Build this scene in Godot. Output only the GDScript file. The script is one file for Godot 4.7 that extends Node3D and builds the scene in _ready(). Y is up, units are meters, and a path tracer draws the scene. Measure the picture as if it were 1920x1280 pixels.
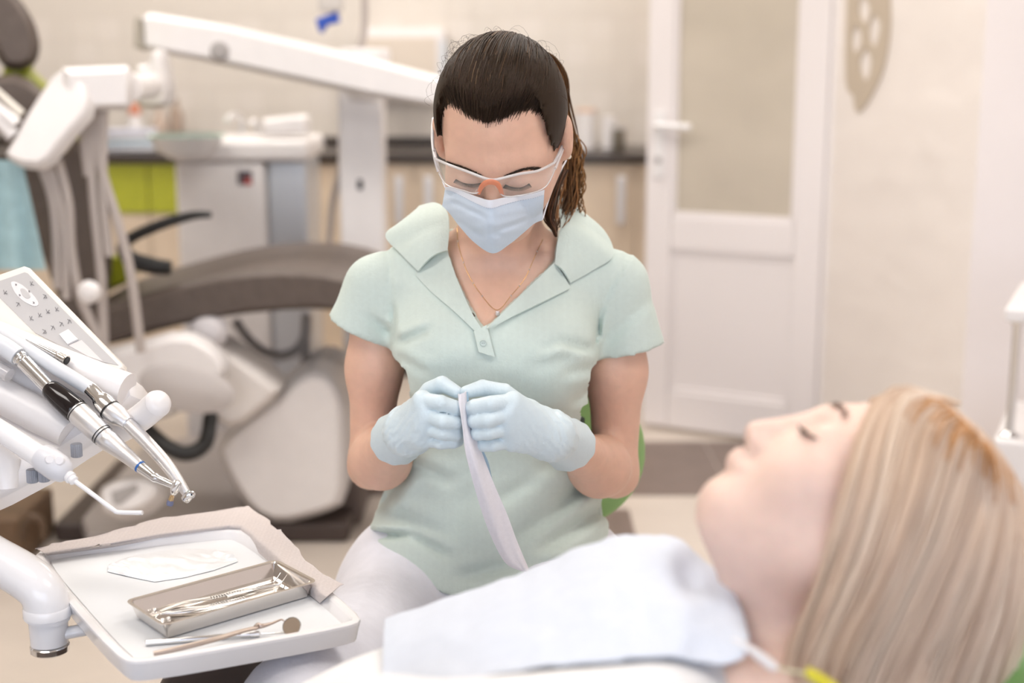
extends Node3D
# A dental treatment room. Pixels of the 1920x1280 frame give directions; distances come from the floor, walls and the usual sizes of things.

const F := 2666.67
const EYE := Vector3(0.0, 1.27, 0.0)
var PITCH := deg_to_rad(11.3)
var M := {}

# ------------------------------------------------------------------ pixels to places
func ray(u: float, v: float) -> Vector3:
	var a := (u - 960.0) / F
	var b := (640.0 - v) / F
	return Vector3(a, b * cos(PITCH) - sin(PITCH), -b * sin(PITCH) - cos(PITCH))

func pz(u: float, v: float, z: float) -> Vector3:
	var d := ray(u, v)
	return EYE + d * (z / -d.z)

func py(u: float, v: float, y: float) -> Vector3:
	var d := ray(u, v)
	return EYE + d * ((y - EYE.y) / d.y)

func pn(u: float, v: float, o: Vector3, n: Vector3) -> Vector3:
	var d := ray(u, v)
	return EYE + d * ((o - EYE).dot(n) / d.dot(n))

# ------------------------------------------------------------------ mesh buffers
class MB:
	var v := PackedVector3Array()
	var n := PackedVector3Array()
	var i := PackedInt32Array()
	var c := PackedColorArray()
	func vert(p: Vector3, nn: Vector3) -> int:
		v.append(p)
		n.append(nn)
		return v.size() - 1
	func tri(a: int, b: int, d: int) -> void:
		i.append(a)
		i.append(b)
		i.append(d)
	func quad(a: int, b: int, d: int, e: int) -> void:
		tri(a, b, d)
		tri(a, d, e)
	func flat(pts: Array, nn: Vector3) -> void:
		var s := v.size()
		for p in pts:
			vert(p, nn)
		for k in range(1, pts.size() - 1):
			tri(s, s + k, s + k + 1)
	func add(o: MB, t := Transform3D.IDENTITY) -> MB:
		var s := v.size()
		for k in o.v.size():
			v.append(t * o.v[k])
			n.append((t.basis * o.n[k]).normalized())
		for k in o.i:
			i.append(s + k)
		if o.c.size():
			while c.size() < s:
				c.append(Color.WHITE)
			c.append_array(o.c)
		return self
	func smooth_normals(seed_dir: Vector3 = Vector3.ZERO) -> void:
		n.resize(v.size())
		n.fill(Vector3.ZERO)
		for k in range(0, i.size(), 3):
			var f := (v[i[k + 1]] - v[i[k]]).cross(v[i[k + 2]] - v[i[k]])
			n[i[k]] += f
			n[i[k + 1]] += f
			n[i[k + 2]] += f
		for k in n.size():
			n[k] = n[k].normalized() if n[k].length() > 1e-12 else Vector3.UP
	func mesh(off := Vector3.ZERO) -> ArrayMesh:
		var vv := PackedVector3Array()
		vv.resize(v.size())
		for k in v.size():
			vv[k] = v[k] - off
		var ii := i.duplicate()
		for k in range(0, ii.size(), 3):
			var g := (v[ii[k + 1]] - v[ii[k]]).cross(v[ii[k + 2]] - v[ii[k]])
			if g.dot(n[ii[k]] + n[ii[k + 1]] + n[ii[k + 2]]) > 0.0:
				var w := ii[k + 1]
				ii[k + 1] = ii[k + 2]
				ii[k + 2] = w
		var a := []
		a.resize(Mesh.ARRAY_MAX)
		a[Mesh.ARRAY_VERTEX] = vv
		a[Mesh.ARRAY_NORMAL] = n
		a[Mesh.ARRAY_INDEX] = ii
		if c.size() == v.size():
			a[Mesh.ARRAY_COLOR] = c
		var m := ArrayMesh.new()
		m.add_surface_from_arrays(Mesh.PRIMITIVE_TRIANGLES, a)
		return m

func axes(z: Vector3, up := Vector3.UP) -> Basis:
	z = z.normalized()
	if absf(z.dot(up.normalized())) > 0.99:
		up = Vector3.RIGHT if absf(z.x) < 0.9 else Vector3.FORWARD
	var x := up.cross(z).normalized()
	return Basis(x, z.cross(x).normalized(), z)

# box with rounded edges; b turns it
func rbox(c: Vector3, size: Vector3, r := 0.004, b := Basis.IDENTITY, s := 2) -> MB:
	var m := MB.new()
	r = minf(r, minf(size.x, minf(size.y, size.z)) * 0.499)
	var lon := []
	for q in 4:
		for k in s + 1:
			lon.append([deg_to_rad(q * 90.0 + 90.0 * k / s), q])
	var lat := []
	for h in 2:
		for k in s + 1:
			lat.append([deg_to_rad(-90.0 + h * 90.0 + 90.0 * k / s), h])
	var hs := size * 0.5 - Vector3.ONE * r
	for la in lat:
		for lo in lon:
			var nn := Vector3(cos(la[0]) * cos(lo[0]), sin(la[0]), cos(la[0]) * sin(lo[0]))
			var sx := 1.0 if lo[1] == 0 or lo[1] == 3 else -1.0
			var sz := 1.0 if lo[1] < 2 else -1.0
			var sy := 1.0 if la[1] == 1 else -1.0
			m.vert(c + b * (Vector3(sx * hs.x, sy * hs.y, sz * hs.z) + nn * r), b * nn)
	var w := lon.size()
	for a in lat.size() - 1:
		for k in w:
			var k2 := (k + 1) % w
			m.quad(a * w + k, a * w + k2, (a + 1) * w + k2, (a + 1) * w + k)
	var s0 := 0
	for e in [0, lat.size() - 1]:
		var ctr := m.vert(c + b * Vector3(0, (-0.5 if e == 0 else 0.5) * size.y, 0), b * Vector3(0, -1 if e == 0 else 1, 0))
		for k in w:
			m.tri(ctr, e * w + k, e * w + (k + 1) % w)
	return m

func box2(lo: Vector3, hi: Vector3, r := 0.004) -> MB:
	return rbox((lo + hi) * 0.5, (hi - lo).abs(), r)

# profile: Vector2(radius, height); turned about the axis from a along dir
func lathe(prof: Array, a := Vector3.ZERO, dir := Vector3.UP, segs := 24, sx := 1.0, up := Vector3.FORWARD) -> MB:
	var m := MB.new()
	var b := axes(dir, up)
	var np := prof.size()
	var sn := []
	for k in np - 1:
		var d: Vector2 = prof[k + 1] - prof[k]
		sn.append(Vector2(d.y, -d.x).normalized() if d.length() > 1e-9 else Vector2.ZERO)
	for k in np - 1:
		if sn[k] == Vector2.ZERO:
			continue
		var n0: Vector2 = sn[k]
		var n1: Vector2 = sn[k]
		if k > 0 and n0.dot(sn[k - 1]) > 0.75:
			n0 = (n0 + sn[k - 1]).normalized()
		if k < np - 2 and n1.dot(sn[k + 1]) > 0.75:
			n1 = (n1 + sn[k + 1]).normalized()
		var s := m.v.size()
		for j in segs:
			var t := TAU * j / segs
			var e := b.x * cos(t) * sx + b.y * sin(t)
			var en := (b.x * cos(t) / sx + b.y * sin(t)).normalized()
			m.vert(a + e * prof[k].x + b.z * prof[k].y, (en * n0.x + b.z * n0.y).normalized())
			m.vert(a + e * prof[k + 1].x + b.z * prof[k + 1].y, (en * n1.x + b.z * n1.y).normalized())
		for j in segs:
			var j2 := (j + 1) % segs
			m.quad(s + j * 2, s + j2 * 2, s + j2 * 2 + 1, s + j * 2 + 1)
	return m

# rod from a to b; prof: [[t, radius], ...] with t from 0 to 1
func rod(a: Vector3, b: Vector3, prof: Array, segs := 20) -> MB:
	var l := a.distance_to(b)
	var p := [Vector2(0, prof[0][0] * l)]
	for q in prof:
		p.append(Vector2(q[1], q[0] * l))
	p.append(Vector2(0, prof[-1][0] * l))
	return lathe(p, a, b - a, segs)

func cyl(a: Vector3, b: Vector3, r: float, segs := 20, bev := 0.0) -> MB:
	var l := a.distance_to(b)
	if bev <= 0.0:
		return rod(a, b, [[0.0, r], [1.0, r]], segs)
	return rod(a, b, [[0.0, r - bev], [bev / l * 0.3, r - bev * 0.3], [bev / l, r], [1.0 - bev / l, r], [1.0 - bev / l * 0.3, r - bev * 0.3], [1.0, r - bev]], segs)

func curve(pts: Array, per := 8) -> Array:
	var out := []
	var n := pts.size()
	for k in n - 1:
		var p0: Vector3 = pts[maxi(k - 1, 0)]
		var p1: Vector3 = pts[k]
		var p2: Vector3 = pts[k + 1]
		var p3: Vector3 = pts[mini(k + 2, n - 1)]
		for j in per:
			var t := float(j) / per
			out.append(p1.cubic_interpolate(p2, p0, p3, t))
	out.append(pts[n - 1])
	return out

# tube along points; r is a number or a list stretched along it; flat squeezes it along the frame's first axis
func tube(pts: Array, r, segs := 10, flat := 1.0, up := Vector3.UP, caps := true) -> MB:
	var m := MB.new()
	var n := pts.size()
	var prev := Vector3.ZERO
	for k in n:
		var t: Vector3 = (pts[mini(k + 1, n - 1)] - pts[maxi(k - 1, 0)]).normalized()
		var x: Vector3
		if k == 0:
			x = axes(t, up).y
		else:
			x = (prev - t * prev.dot(t)).normalized()
		prev = x
		var y := t.cross(x)
		var rr: float
		if r is Array:
			var f: float = float(k) / (n - 1) * (r.size() - 1)
			var j := mini(int(f), r.size() - 2)
			rr = lerpf(r[j], r[j + 1], f - j)
		else:
			rr = r
		for j in segs:
			var a := TAU * j / segs
			m.vert(pts[k] + (x * cos(a) * flat + y * sin(a)) * rr, (x * cos(a) / flat + y * sin(a)).normalized())
	for k in n - 1:
		for j in segs:
			var j2 := (j + 1) % segs
			m.quad(k * segs + j, k * segs + j2, (k + 1) * segs + j2, (k + 1) * segs + j)
	if caps:
		for e in [0, n - 1]:
			var d: Vector3 = (pts[0] - pts[1]).normalized() if e == 0 else (pts[n - 1] - pts[n - 2]).normalized()
			var s := m.v.size()
			for j in segs:
				m.vert(m.v[e * segs + j], d)
			var ctr := m.vert(pts[e], d)
			for j in segs:
				m.tri(ctr, s + j, s + (j + 1) % segs)
	return m

# flat outline (Vector2 list, any turn) given thickness along z of b, edges bevelled
func prism(poly: Array, depth: float, o: Vector3, b: Basis, bev := 0.003) -> MB:
	var m := MB.new()
	var p := PackedVector2Array(poly)
	if Geometry2D.is_polygon_clockwise(p):
		p.reverse()
	var n := p.size()
	var ins := PackedVector2Array()
	var on := []
	for k in n:
		var d0 := (p[k] - p[(k + n - 1) % n]).normalized()
		var d1 := (p[(k + 1) % n] - p[k]).normalized()
		var n0 := Vector2(d0.y, -d0.x)
		var n1 := Vector2(d1.y, -d1.x)
		var mi := n0 + n1
		mi = mi / maxf(mi.length_squared() * 0.5, 0.3)
		ins.append(p[k] - mi * bev)
		on.append([n0, n1])
	var tris := Geometry2D.triangulate_polygon(ins)
	if tris.is_empty() and bev > 0.0003:
		return prism(poly, depth, o, b, bev * 0.5)
	for side in [0.0, 1.0]:
		var z: float = depth * side
		var nn := b.z * (1.0 if side == 1.0 else -1.0)
		var s := m.v.size()
		for q in ins:
			m.vert(o + b.x * q.x + b.y * q.y + b.z * z, nn)
		for k in range(0, tris.size(), 3):
			m.tri(s + tris[k], s + tris[k + 1], s + tris[k + 2])
	for k in n:
		var k2 := (k + 1) % n
		var sn: Vector2 = on[k][1]
		var na: Vector2 = sn
		var nb: Vector2 = sn
		if sn.dot(on[k][0]) > 0.7:
			na = (sn + on[k][0]).normalized()
		if sn.dot(on[k2][1]) > 0.7:
			nb = (sn + on[k2][1]).normalized()
		var rows := [[ins, 0.0, -1.0], [p, bev, 0.0], [p, depth - bev, 0.0], [ins, depth, 1.0]]
		var s := m.v.size()
		for r in rows:
			var zz: Vector3 = b.z * r[2]
			for e in [[k, na], [k2, nb]]:
				var q: Vector2 = r[0][e[0]]
				m.vert(o + b.x * q.x + b.y * q.y + b.z * r[1], (b.x * e[1].x + b.y * e[1].y + zz * 1.2).normalized())
		for r in 3:
			m.quad(s + r * 2, s + r * 2 + 1, s + r * 2 + 3, s + r * 2 + 2)
	return m

# outline drawn by pixels on the plane through o with normal n, thickened away from n
func plate(pix: Array, o: Vector3, n: Vector3, depth: float, bev := 0.003, rounds := 0) -> MB:
	var b := axes(n)
	var q := []
	for p in pix:
		var d := pn(p[0], p[1], o, n) - o
		q.append(Vector2(d.dot(b.x), d.dot(b.y)))
	for k in rounds:
		q = chaikin(q)
	return prism(q, depth, o - b.z * depth, b, bev)

func chaikin(q: Array) -> Array:
	var w := []
	for j in q.size():
		var a: Vector2 = q[j]
		var c: Vector2 = q[(j + 1) % q.size()]
		w.append(a.lerp(c, 0.22))
		w.append(a.lerp(c, 0.78))
	return w

# rounded rectangle outline
func rrect(w: float, h: float, r: float, s := 5) -> Array:
	var q := []
	for k in 4:
		var c := Vector2((w * 0.5 - r) * (1 if k == 0 or k == 3 else -1), (h * 0.5 - r) * (1 if k < 2 else -1))
		for j in s + 1:
			var a := (k + float(j) / s) * PI / 2
			q.append(c + Vector2(cos(a), sin(a)) * r)
	return q

# closed loops of equal length joined into bands; cap0/cap1 close the ends
func bands(loops: Array, cap0 := false, cap1 := false) -> MB:
	var m := MB.new()
	var n: int = loops[0].size()
	var ctr := Vector3.ZERO
	for p in loops[0]:
		ctr += p / n
	for r in loops.size() - 1:
		var fn := []
		for k in n:
			var k2 := (k + 1) % n
			fn.append((loops[r][k2] - loops[r][k]).cross(loops[r + 1][k] - loops[r][k]).normalized())
		var s := m.v.size()
		for k in n:
			var a: Vector3 = fn[(k + n - 1) % n]
			var b: Vector3 = fn[k]
			var w := (a + b).normalized()
			m.vert(loops[r][k], w)
			m.vert(loops[r + 1][k], w)
		for k in n:
			var k2 := (k + 1) % n
			m.quad(s + k * 2, s + k2 * 2, s + k2 * 2 + 1, s + k * 2 + 1)
	for e in [[cap0, 0], [cap1, loops.size() - 1]]:
		if e[0]:
			var L: Array = loops[e[1]]
			var c := Vector3.ZERO
			for p in L:
				c += p / n
			var nn: Vector3 = (L[1] - L[0]).cross(L[n / 2] - L[0]).normalized()
			if e[1] > 0 and nn.y < 0:
				nn = -nn
			if e[1] == 0 and nn.y > 0:
				nn = -nn
			var s := m.vert(c, nn)
			for p in L:
				m.vert(p, nn)
			for k in n:
				m.tri(s, s + 1 + k, s + 1 + (k + 1) % n)
	return m

func inset(loop: Array, d: float, y: float) -> Array:
	var n := loop.size()
	var c := Vector3.ZERO
	for p in loop:
		c += p / n
	var out := []
	for k in n:
		var d0: Vector3 = (loop[k] - loop[(k + n - 1) % n])
		var d1: Vector3 = (loop[(k + 1) % n] - loop[k])
		var t := (d0.normalized() + d1.normalized()).normalized()
		var s := Vector3(-t.z, 0, t.x)
		if s.dot(c - loop[k]) < 0:
			s = -s
		var q: Vector3 = loop[k] + s * d
		q.y = y
		out.append(q)
	return out

func round_loop(l: Array, times := 2) -> Array:
	for k in times:
		var w := []
		for j in l.size():
			var a: Vector3 = l[j]
			var c: Vector3 = l[(j + 1) % l.size()]
			w.append(a.lerp(c, 0.2))
			w.append(a.lerp(c, 0.8))
		l = w
	return l

# cloth or moulded sheet from a grid of points (rows of equal length), closed round its edge
func sheet(g: Array, th := 0.0012) -> MB:
	var m := MB.new()
	var R := g.size()
	var C: int = g[0].size()
	for r in R:
		for k in C:
			m.vert(g[r][k], Vector3.UP)
	for r in R - 1:
		for k in C - 1:
			m.quad(r * C + k, r * C + k + 1, (r + 1) * C + k + 1, (r + 1) * C + k)
	m.smooth_normals()
	var N := R * C
	for k in N:
		m.vert(m.v[k] - m.n[k] * th, -m.n[k])
	for r in R - 1:
		for k in C - 1:
			m.quad(N + r * C + k, N + (r + 1) * C + k, N + (r + 1) * C + k + 1, N + r * C + k + 1)
	var edge := []
	for k in C - 1:
		edge.append(k)
	for r in R - 1:
		edge.append(r * C + C - 1)
	for k in range(C - 1, 0, -1):
		edge.append((R - 1) * C + k)
	for r in range(R - 1, 0, -1):
		edge.append(r * C)
	var mid := Vector3.ZERO
	for k in N:
		mid += m.v[k] / N
	for k in edge.size():
		var a: int = edge[k]
		var b: int = edge[(k + 1) % edge.size()]
		var o := (m.v[b] - m.v[a]).cross(m.n[a]).normalized()
		if o.dot(m.v[a] - mid) < 0.0:
			o = -o
		var s := m.v.size()
		for q in [a, b, N + b, N + a]:
			m.vert(m.v[q], o)
		m.quad(s, s + 1, s + 2, s + 3)
	return m

# ------------------------------------------------------------------ surfaces from distance fields
func smin(a: float, b: float, k: float) -> float:
	var h := maxf(k - absf(a - b), 0.0) / k
	return minf(a, b) - h * h * k * 0.25

func cap(p: Vector3, a: Vector3, b: Vector3, ra: float, rb: float) -> float:
	var d := b - a
	var t := clampf((p - a).dot(d) / maxf(d.length_squared(), 1e-9), 0.0, 1.0)
	return p.distance_to(a + d * t) - lerpf(ra, rb, t)

func ell(p: Vector3, c: Vector3, r: Vector3) -> float:
	var q := (p - c) / r
	var k0 := q.length()
	var k1 := (q / r).length()
	return k0 * (k0 - 1.0) / maxf(k1, 1e-6) if k0 > 1e-4 else -minf(r.x, minf(r.y, r.z))

# bones: [a, b, ra, rb, k]
func bones_field(p: Vector3, bones: Array) -> float:
	var d := 1e3
	for q in bones:
		d = smin(d, cap(p, q[0], q[1], q[2], q[3]), q[4])
	return d

# surface nets: one vertex in each cell that the surface crosses, one quad round each crossed edge
func net(f: Callable, lo: Vector3, hi: Vector3, h: float, slack := 1.3) -> MB:
	var B := 2
	var nb := ((hi - lo) / (h * 8)).ceil()
	var nx := int(nb.x) * 8 + 1
	var ny := int(nb.y) * 8 + 1
	var nz := int(nb.z) * 8 + 1
	var val := PackedFloat32Array()
	val.resize(nx * ny * nz)
	val.fill(1e9)
	var live := []
	for bx in int(nb.x):
		for by in int(nb.y):
			for bz in int(nb.z):
				live.append(Vector3i(bx, by, bz) * 8)
	for size in [8, 4, 2]:
		var keep := []
		var reach: float = h * size * 0.87 * slack + h * (0.3 if size == 2 else 0.0)
		for o in live:
			if absf(f.call(lo + (Vector3(o) + Vector3.ONE * size * 0.5) * h)) < reach:
				if size == 2:
					keep.append(o)
				else:
					var s: int = size / 2
					for k in 8:
						keep.append(o + Vector3i(k & 1, (k >> 1) & 1, k >> 2) * s)
		live = keep
	var want := PackedInt32Array()
	for o in live:
		for x in range(o.x, o.x + B + 1):
			for y in range(o.y, o.y + B + 1):
				var row: int = (x * ny + y) * nz
				for z in range(o.z, o.z + B + 1):
					if val[row + z] > 1e8:
						val[row + z] = 0.0
						want.append(row + z)
	for w in want:
		val[w] = f.call(lo + Vector3(w / (ny * nz), (w / nz) % ny, w % nz) * h)
	var m := MB.new()
	var idx := {}
	var sx := ny * nz
	var sy := nz
	var offs := [0, sx, sy, sx + sy, 1, sx + 1, sy + 1, sx + sy + 1]
	var cor := [Vector3(0, 0, 0), Vector3(1, 0, 0), Vector3(0, 1, 0), Vector3(1, 1, 0), Vector3(0, 0, 1), Vector3(1, 0, 1), Vector3(0, 1, 1), Vector3(1, 1, 1)]
	var eds := [[0, 1], [2, 3], [4, 5], [6, 7], [0, 2], [1, 3], [4, 6], [5, 7], [0, 4], [1, 5], [2, 6], [3, 7]]
	for o in live:
		for x in range(o.x, o.x + B):
			for y in range(o.y, o.y + B):
				for z in range(o.z, o.z + B):
					var at: int = x * sx + y * sy + z
					var s0 := val[at] < 0.0
					var same := true
					for k in range(1, 8):
						if (val[at + offs[k]] < 0.0) != s0:
							same = false
							break
					if same:
						continue
					var sum := Vector3.ZERO
					var cnt := 0
					for e in eds:
						var a := val[at + offs[e[0]]]
						var b := val[at + offs[e[1]]]
						if (a < 0.0) != (b < 0.0):
							sum += cor[e[0]].lerp(cor[e[1]], a / (a - b))
							cnt += 1
					idx[at] = m.vert(lo + (Vector3(x, y, z) + sum / cnt) * h, Vector3.UP)
	var steps := [[sx, sy, 1], [sy, 1, sx], [1, sx, sy]]
	for at in idx:
		for st in steps:
			var b: int = at + st[0]
			if (val[at] < 0.0) == (val[b] < 0.0):
				continue
			var q1: int = at - st[1]
			var q2: int = at - st[2]
			var q3: int = at - st[1] - st[2]
			if idx.has(q1) and idx.has(q2) and idx.has(q3):
				if val[at] < 0.0:
					m.quad(idx[at], idx[q1], idx[q3], idx[q2])
				else:
					m.quad(idx[at], idx[q2], idx[q3], idx[q1])
	m.smooth_normals()
	var vote := 0
	for k in range(0, m.v.size(), 37):
		vote += 1 if f.call(m.v[k] + m.n[k] * h) > 0.0 else -1
	if vote < 0:
		for k in m.n.size():
			m.n[k] = -m.n[k]
	return m

func march(f: Callable, u: float, v: float, z0: float, z1: float) -> Vector3:
	var d := ray(u, v)
	var t := z0 / -d.z
	var t1 := z1 / -d.z
	for k in 60:
		var s: float = f.call(EYE + d * t)
		if s < 0.0006 or t > t1:
			break
		t += maxf(s * 0.7, 0.0005)
	return EYE + d * t

# ------------------------------------------------------------------ things and parts
var taken := {}
func numbered(s: String) -> String:
	taken[s] = taken.get(s, 0) + 1
	return s if taken[s] == 1 else "%s_%03d" % [s, taken[s] - 1]

func thing(called: String, label: String, category: String, at: Vector3, group := "") -> Node3D:
	var o := Node3D.new()
	o.name = numbered(called)
	o.position = at
	o.set_meta("label", label)
	o.set_meta("category", category)
	if group:
		o.set_meta("group", group)
	add_child(o)
	return o

func part(parent: Node, called: String, mb: MB, mat: Material, label := "") -> MeshInstance3D:
	var root: Node3D = parent
	while root.get_parent() != self:
		root = root.get_parent()
	var o := MeshInstance3D.new()
	o.name = called
	o.mesh = mb.mesh(root.position)
	o.material_override = mat
	if label:
		o.set_meta("label", label)
	parent.add_child(o, true)
	return o

func solo(called: String, mb: MB, mat: Material, label: String, category: String, group := "") -> MeshInstance3D:
	var o := MeshInstance3D.new()
	o.name = numbered(called)
	var lo := mb.v[0]
	var hi := mb.v[0]
	for p in mb.v:
		lo = lo.min(p)
		hi = hi.max(p)
	o.position = Vector3((lo.x + hi.x) * 0.5, lo.y, (lo.z + hi.z) * 0.5)
	o.mesh = mb.mesh(o.position)
	o.material_override = mat
	o.set_meta("label", label)
	o.set_meta("category", category)
	if group:
		o.set_meta("group", group)
	add_child(o)
	return o

func struct(called: String, mb: MB, mat: Material, label: String, category: String) -> MeshInstance3D:
	var o := solo(called, mb, mat, label, category)
	o.set_meta("kind", "structure")
	return o

# ------------------------------------------------------------------ materials
var noise_cache := {}
func noise(freq: float, lo: Color, hi: Color, seed_no := 1, size := 256, normal := false, bump := 4.0, oct := 4) -> NoiseTexture2D:
	var key := "%s%s%s%s%s%s%s" % [freq, lo, hi, seed_no, size, normal, bump]
	if noise_cache.has(key):
		return noise_cache[key]
	var fn := FastNoiseLite.new()
	fn.seed = seed_no
	fn.noise_type = FastNoiseLite.TYPE_SIMPLEX_SMOOTH
	fn.frequency = freq
	fn.fractal_octaves = oct
	var t := NoiseTexture2D.new()
	t.width = size
	t.height = size
	t.seamless = true
	t.noise = fn
	if normal:
		t.as_normal_map = true
		t.bump_strength = bump
	else:
		var g := Gradient.new()
		g.set_color(0, lo)
		g.set_color(1, hi)
		t.color_ramp = g
	noise_cache[key] = t
	return t

func rgb(r: int, g: int, b: int) -> Color:
	return Color(r / 255.0, g / 255.0, b / 255.0)

# plain surface; vary mottles the colour a little, bump adds fine relief (triplanar, scale in repeats a metre)
func mat(col: Color, rough := 0.5, metal := 0.0, vary := 0.0, scale := 3.0, bump := 0.0, bump_scale := 30.0) -> StandardMaterial3D:
	var m := StandardMaterial3D.new()
	m.albedo_color = col
	m.roughness = rough
	m.metallic = metal
	if vary > 0.0:
		m.albedo_texture = noise(0.012, Color(1 - vary, 1 - vary, 1 - vary), Color.WHITE, 3)
		m.uv1_triplanar = true
		m.uv1_world_triplanar = true
		m.uv1_scale = Vector3.ONE * scale
	if bump > 0.0:
		m.uv1_triplanar = true
		m.uv1_world_triplanar = true
		if vary <= 0.0:
			m.uv1_scale = Vector3.ONE * bump_scale
		m.normal_enabled = true
		m.normal_texture = noise(0.03, Color.BLACK, Color.WHITE, 5, 256, true, 6.0)
		m.normal_scale = bump
	return m

func _ready() -> void:
	# ---- camera
	var cam := Camera3D.new()
	cam.name = "camera"
	var att := CameraAttributesPhysical.new()
	att.frustum_focal_length = 50.0
	att.frustum_focus_distance = 1.74
	att.exposure_aperture = 2.5
	att.exposure_multiplier = 1.0
	cam.attributes = att
	cam.position = EYE
	cam.rotation = Vector3(-PITCH, 0, 0)
	add_child(cam)
	cam.current = true
	# ---- sky and exposure
	var we := WorldEnvironment.new()
	we.name = "environment"
	var env := Environment.new()
	env.background_mode = Environment.BG_SKY
	var sky := Sky.new()
	var sm := ProceduralSkyMaterial.new()
	sm.sky_top_color = rgb(192, 206, 232)
	sm.sky_horizon_color = rgb(226, 234, 244)
	sm.ground_bottom_color = rgb(150, 146, 138)
	sm.ground_horizon_color = rgb(200, 200, 200)
	sm.sky_energy_multiplier = 2.15
	sm.ground_energy_multiplier = 1.1
	sky.sky_material = sm
	env.sky = sky
	env.tonemap_mode = Environment.TONE_MAPPER_LINEAR
	env.tonemap_exposure = 0.9
	env.sdfgi_enabled = true
	env.ssao_enabled = true
	env.ssil_enabled = true
	we.environment = env
	add_child(we)
	materials()
	# ---- lamps: flat luminaires in the ceiling
	for q in [[-1.15, -0.9, 0.62], [1.15, -0.9, 0.62], [-1.35, -2.9, 0.85], [0.5, -2.9, 0.85], [-1.5, -4.9, 0.75], [0.25, -4.9, 0.75]]:
		ceiling_lamp(Vector3(q[0], 2.75, q[1]), 25.0 * q[2])
	room()
	cabinets()
	background_chair()
	near_unit()
	tray_table()
	patient_chair()
	dentist()
	patient()

func materials() -> void:
	M.wall = mat(rgb(224, 216, 206), 0.75, 0.0, 0.03, 0.7, 0.15, 8.0)
	M.wall2 = mat(rgb(234, 226, 220), 0.75, 0.0, 0.03, 0.7, 0.15, 8.0)
	M.wall_white = mat(rgb(236, 229, 228), 0.7, 0.0, 0.02, 0.7)
	M.ceiling = mat(rgb(240, 238, 234), 0.85)
	M.floor = mat(rgb(208, 197, 186), 0.35, 0.0, 0.05, 0.8)
	M.dark_tile = mat(rgb(122, 106, 98), 0.4, 0.0, 0.1, 2.0)
	M.white = mat(rgb(234, 230, 229), 0.35, 0.0, 0.02, 4.0)
	M.white_gloss = mat(rgb(236, 234, 234), 0.18)
	M.door = mat(rgb(235, 229, 228), 0.4)
	M.cream = mat(rgb(214, 196, 174), 0.45, 0.0, 0.06, 1.5)
	M.green = mat(rgb(168, 172, 46), 0.35, 0.0, 0.04, 5.0)
	M.worktop = mat(rgb(62, 52, 46), 0.3, 0.0, 0.2, 12.0)
	M.black = mat(rgb(26, 25, 25), 0.45)
	M.leather = mat(rgb(96, 84, 77), 0.5, 0.0, 0.1, 6.0, 0.3)
	M.chrome = mat(rgb(226, 226, 226), 0.14, 1.0)
	M.steel = mat(rgb(205, 200, 194), 0.28, 1.0, 0.06, 20.0)
	M.satin = mat(rgb(228, 227, 227), 0.4, 1.0)
	M.grey = mat(rgb(165, 160, 158), 0.45)
	M.hose = mat(rgb(178, 168, 162), 0.55)
	M.blue_tag = mat(rgb(40, 80, 180), 0.5)
	M.teal = mat(rgb(172, 204, 210), 0.8, 0.0, 0.1, 6.0)
	M.ornament = mat(rgb(188, 174, 156), 0.7)
	M.brown = mat(rgb(118, 92, 68), 0.5, 0.0, 0.15, 4.0)

func ceiling_lamp(at: Vector3, watts: float) -> void:
	var t := thing("ceiling_light", "flat white rectangular ceiling light panel set in the ceiling", "ceiling light", at, "ceiling light panels")
	part(t, "frame", rbox(at + Vector3(0, -0.012, 0), Vector3(1.24, 0.024, 0.64), 0.004), M.white)
	var g := StandardMaterial3D.new()
	g.albedo_color = Color.WHITE
	g.emission_enabled = true
	g.emission = rgb(255, 249, 243)
	g.emission_energy_multiplier = 4.0
	part(t, "light_panel", rbox(at + Vector3(0, -0.026, 0), Vector3(1.18, 0.006, 0.58), 0.002), g)
	var l := AreaLight3D.new()
	l.name = "panel_lamp"
	l.area_size = Vector2(1.18, 0.58)
	l.light_energy = watts * 0.1
	l.light_color = rgb(255, 249, 243)
	l.shadow_enabled = true
	l.area_range = 12.0
	l.position = Vector3(0, -0.034, 0)
	l.rotation = Vector3(-PI / 2, 0, 0)
	t.add_child(l)

func wall_run(pts: Array, y0: float, y1: float, th: float) -> MB:
	var m := MB.new()
	for k in pts.size() - 1:
		var a: Vector2 = pts[k]
		var b: Vector2 = pts[k + 1]
		var d := (b - a).normalized()
		var o := Vector2(-d.y, d.x) * th
		var q := [Vector2(a.x, a.y), Vector2(b.x, b.y), b + o + d * th * 0.6, a + o - d * th * 0.6]
		var qq := []
		for w in q:
			qq.append(Vector2(w.x, -w.y))
		m.add(prism(qq, y1 - y0, Vector3(0, y0, 0), Basis(Vector3.RIGHT, Vector3.FORWARD, Vector3.UP), 0.001))
	return m

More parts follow.
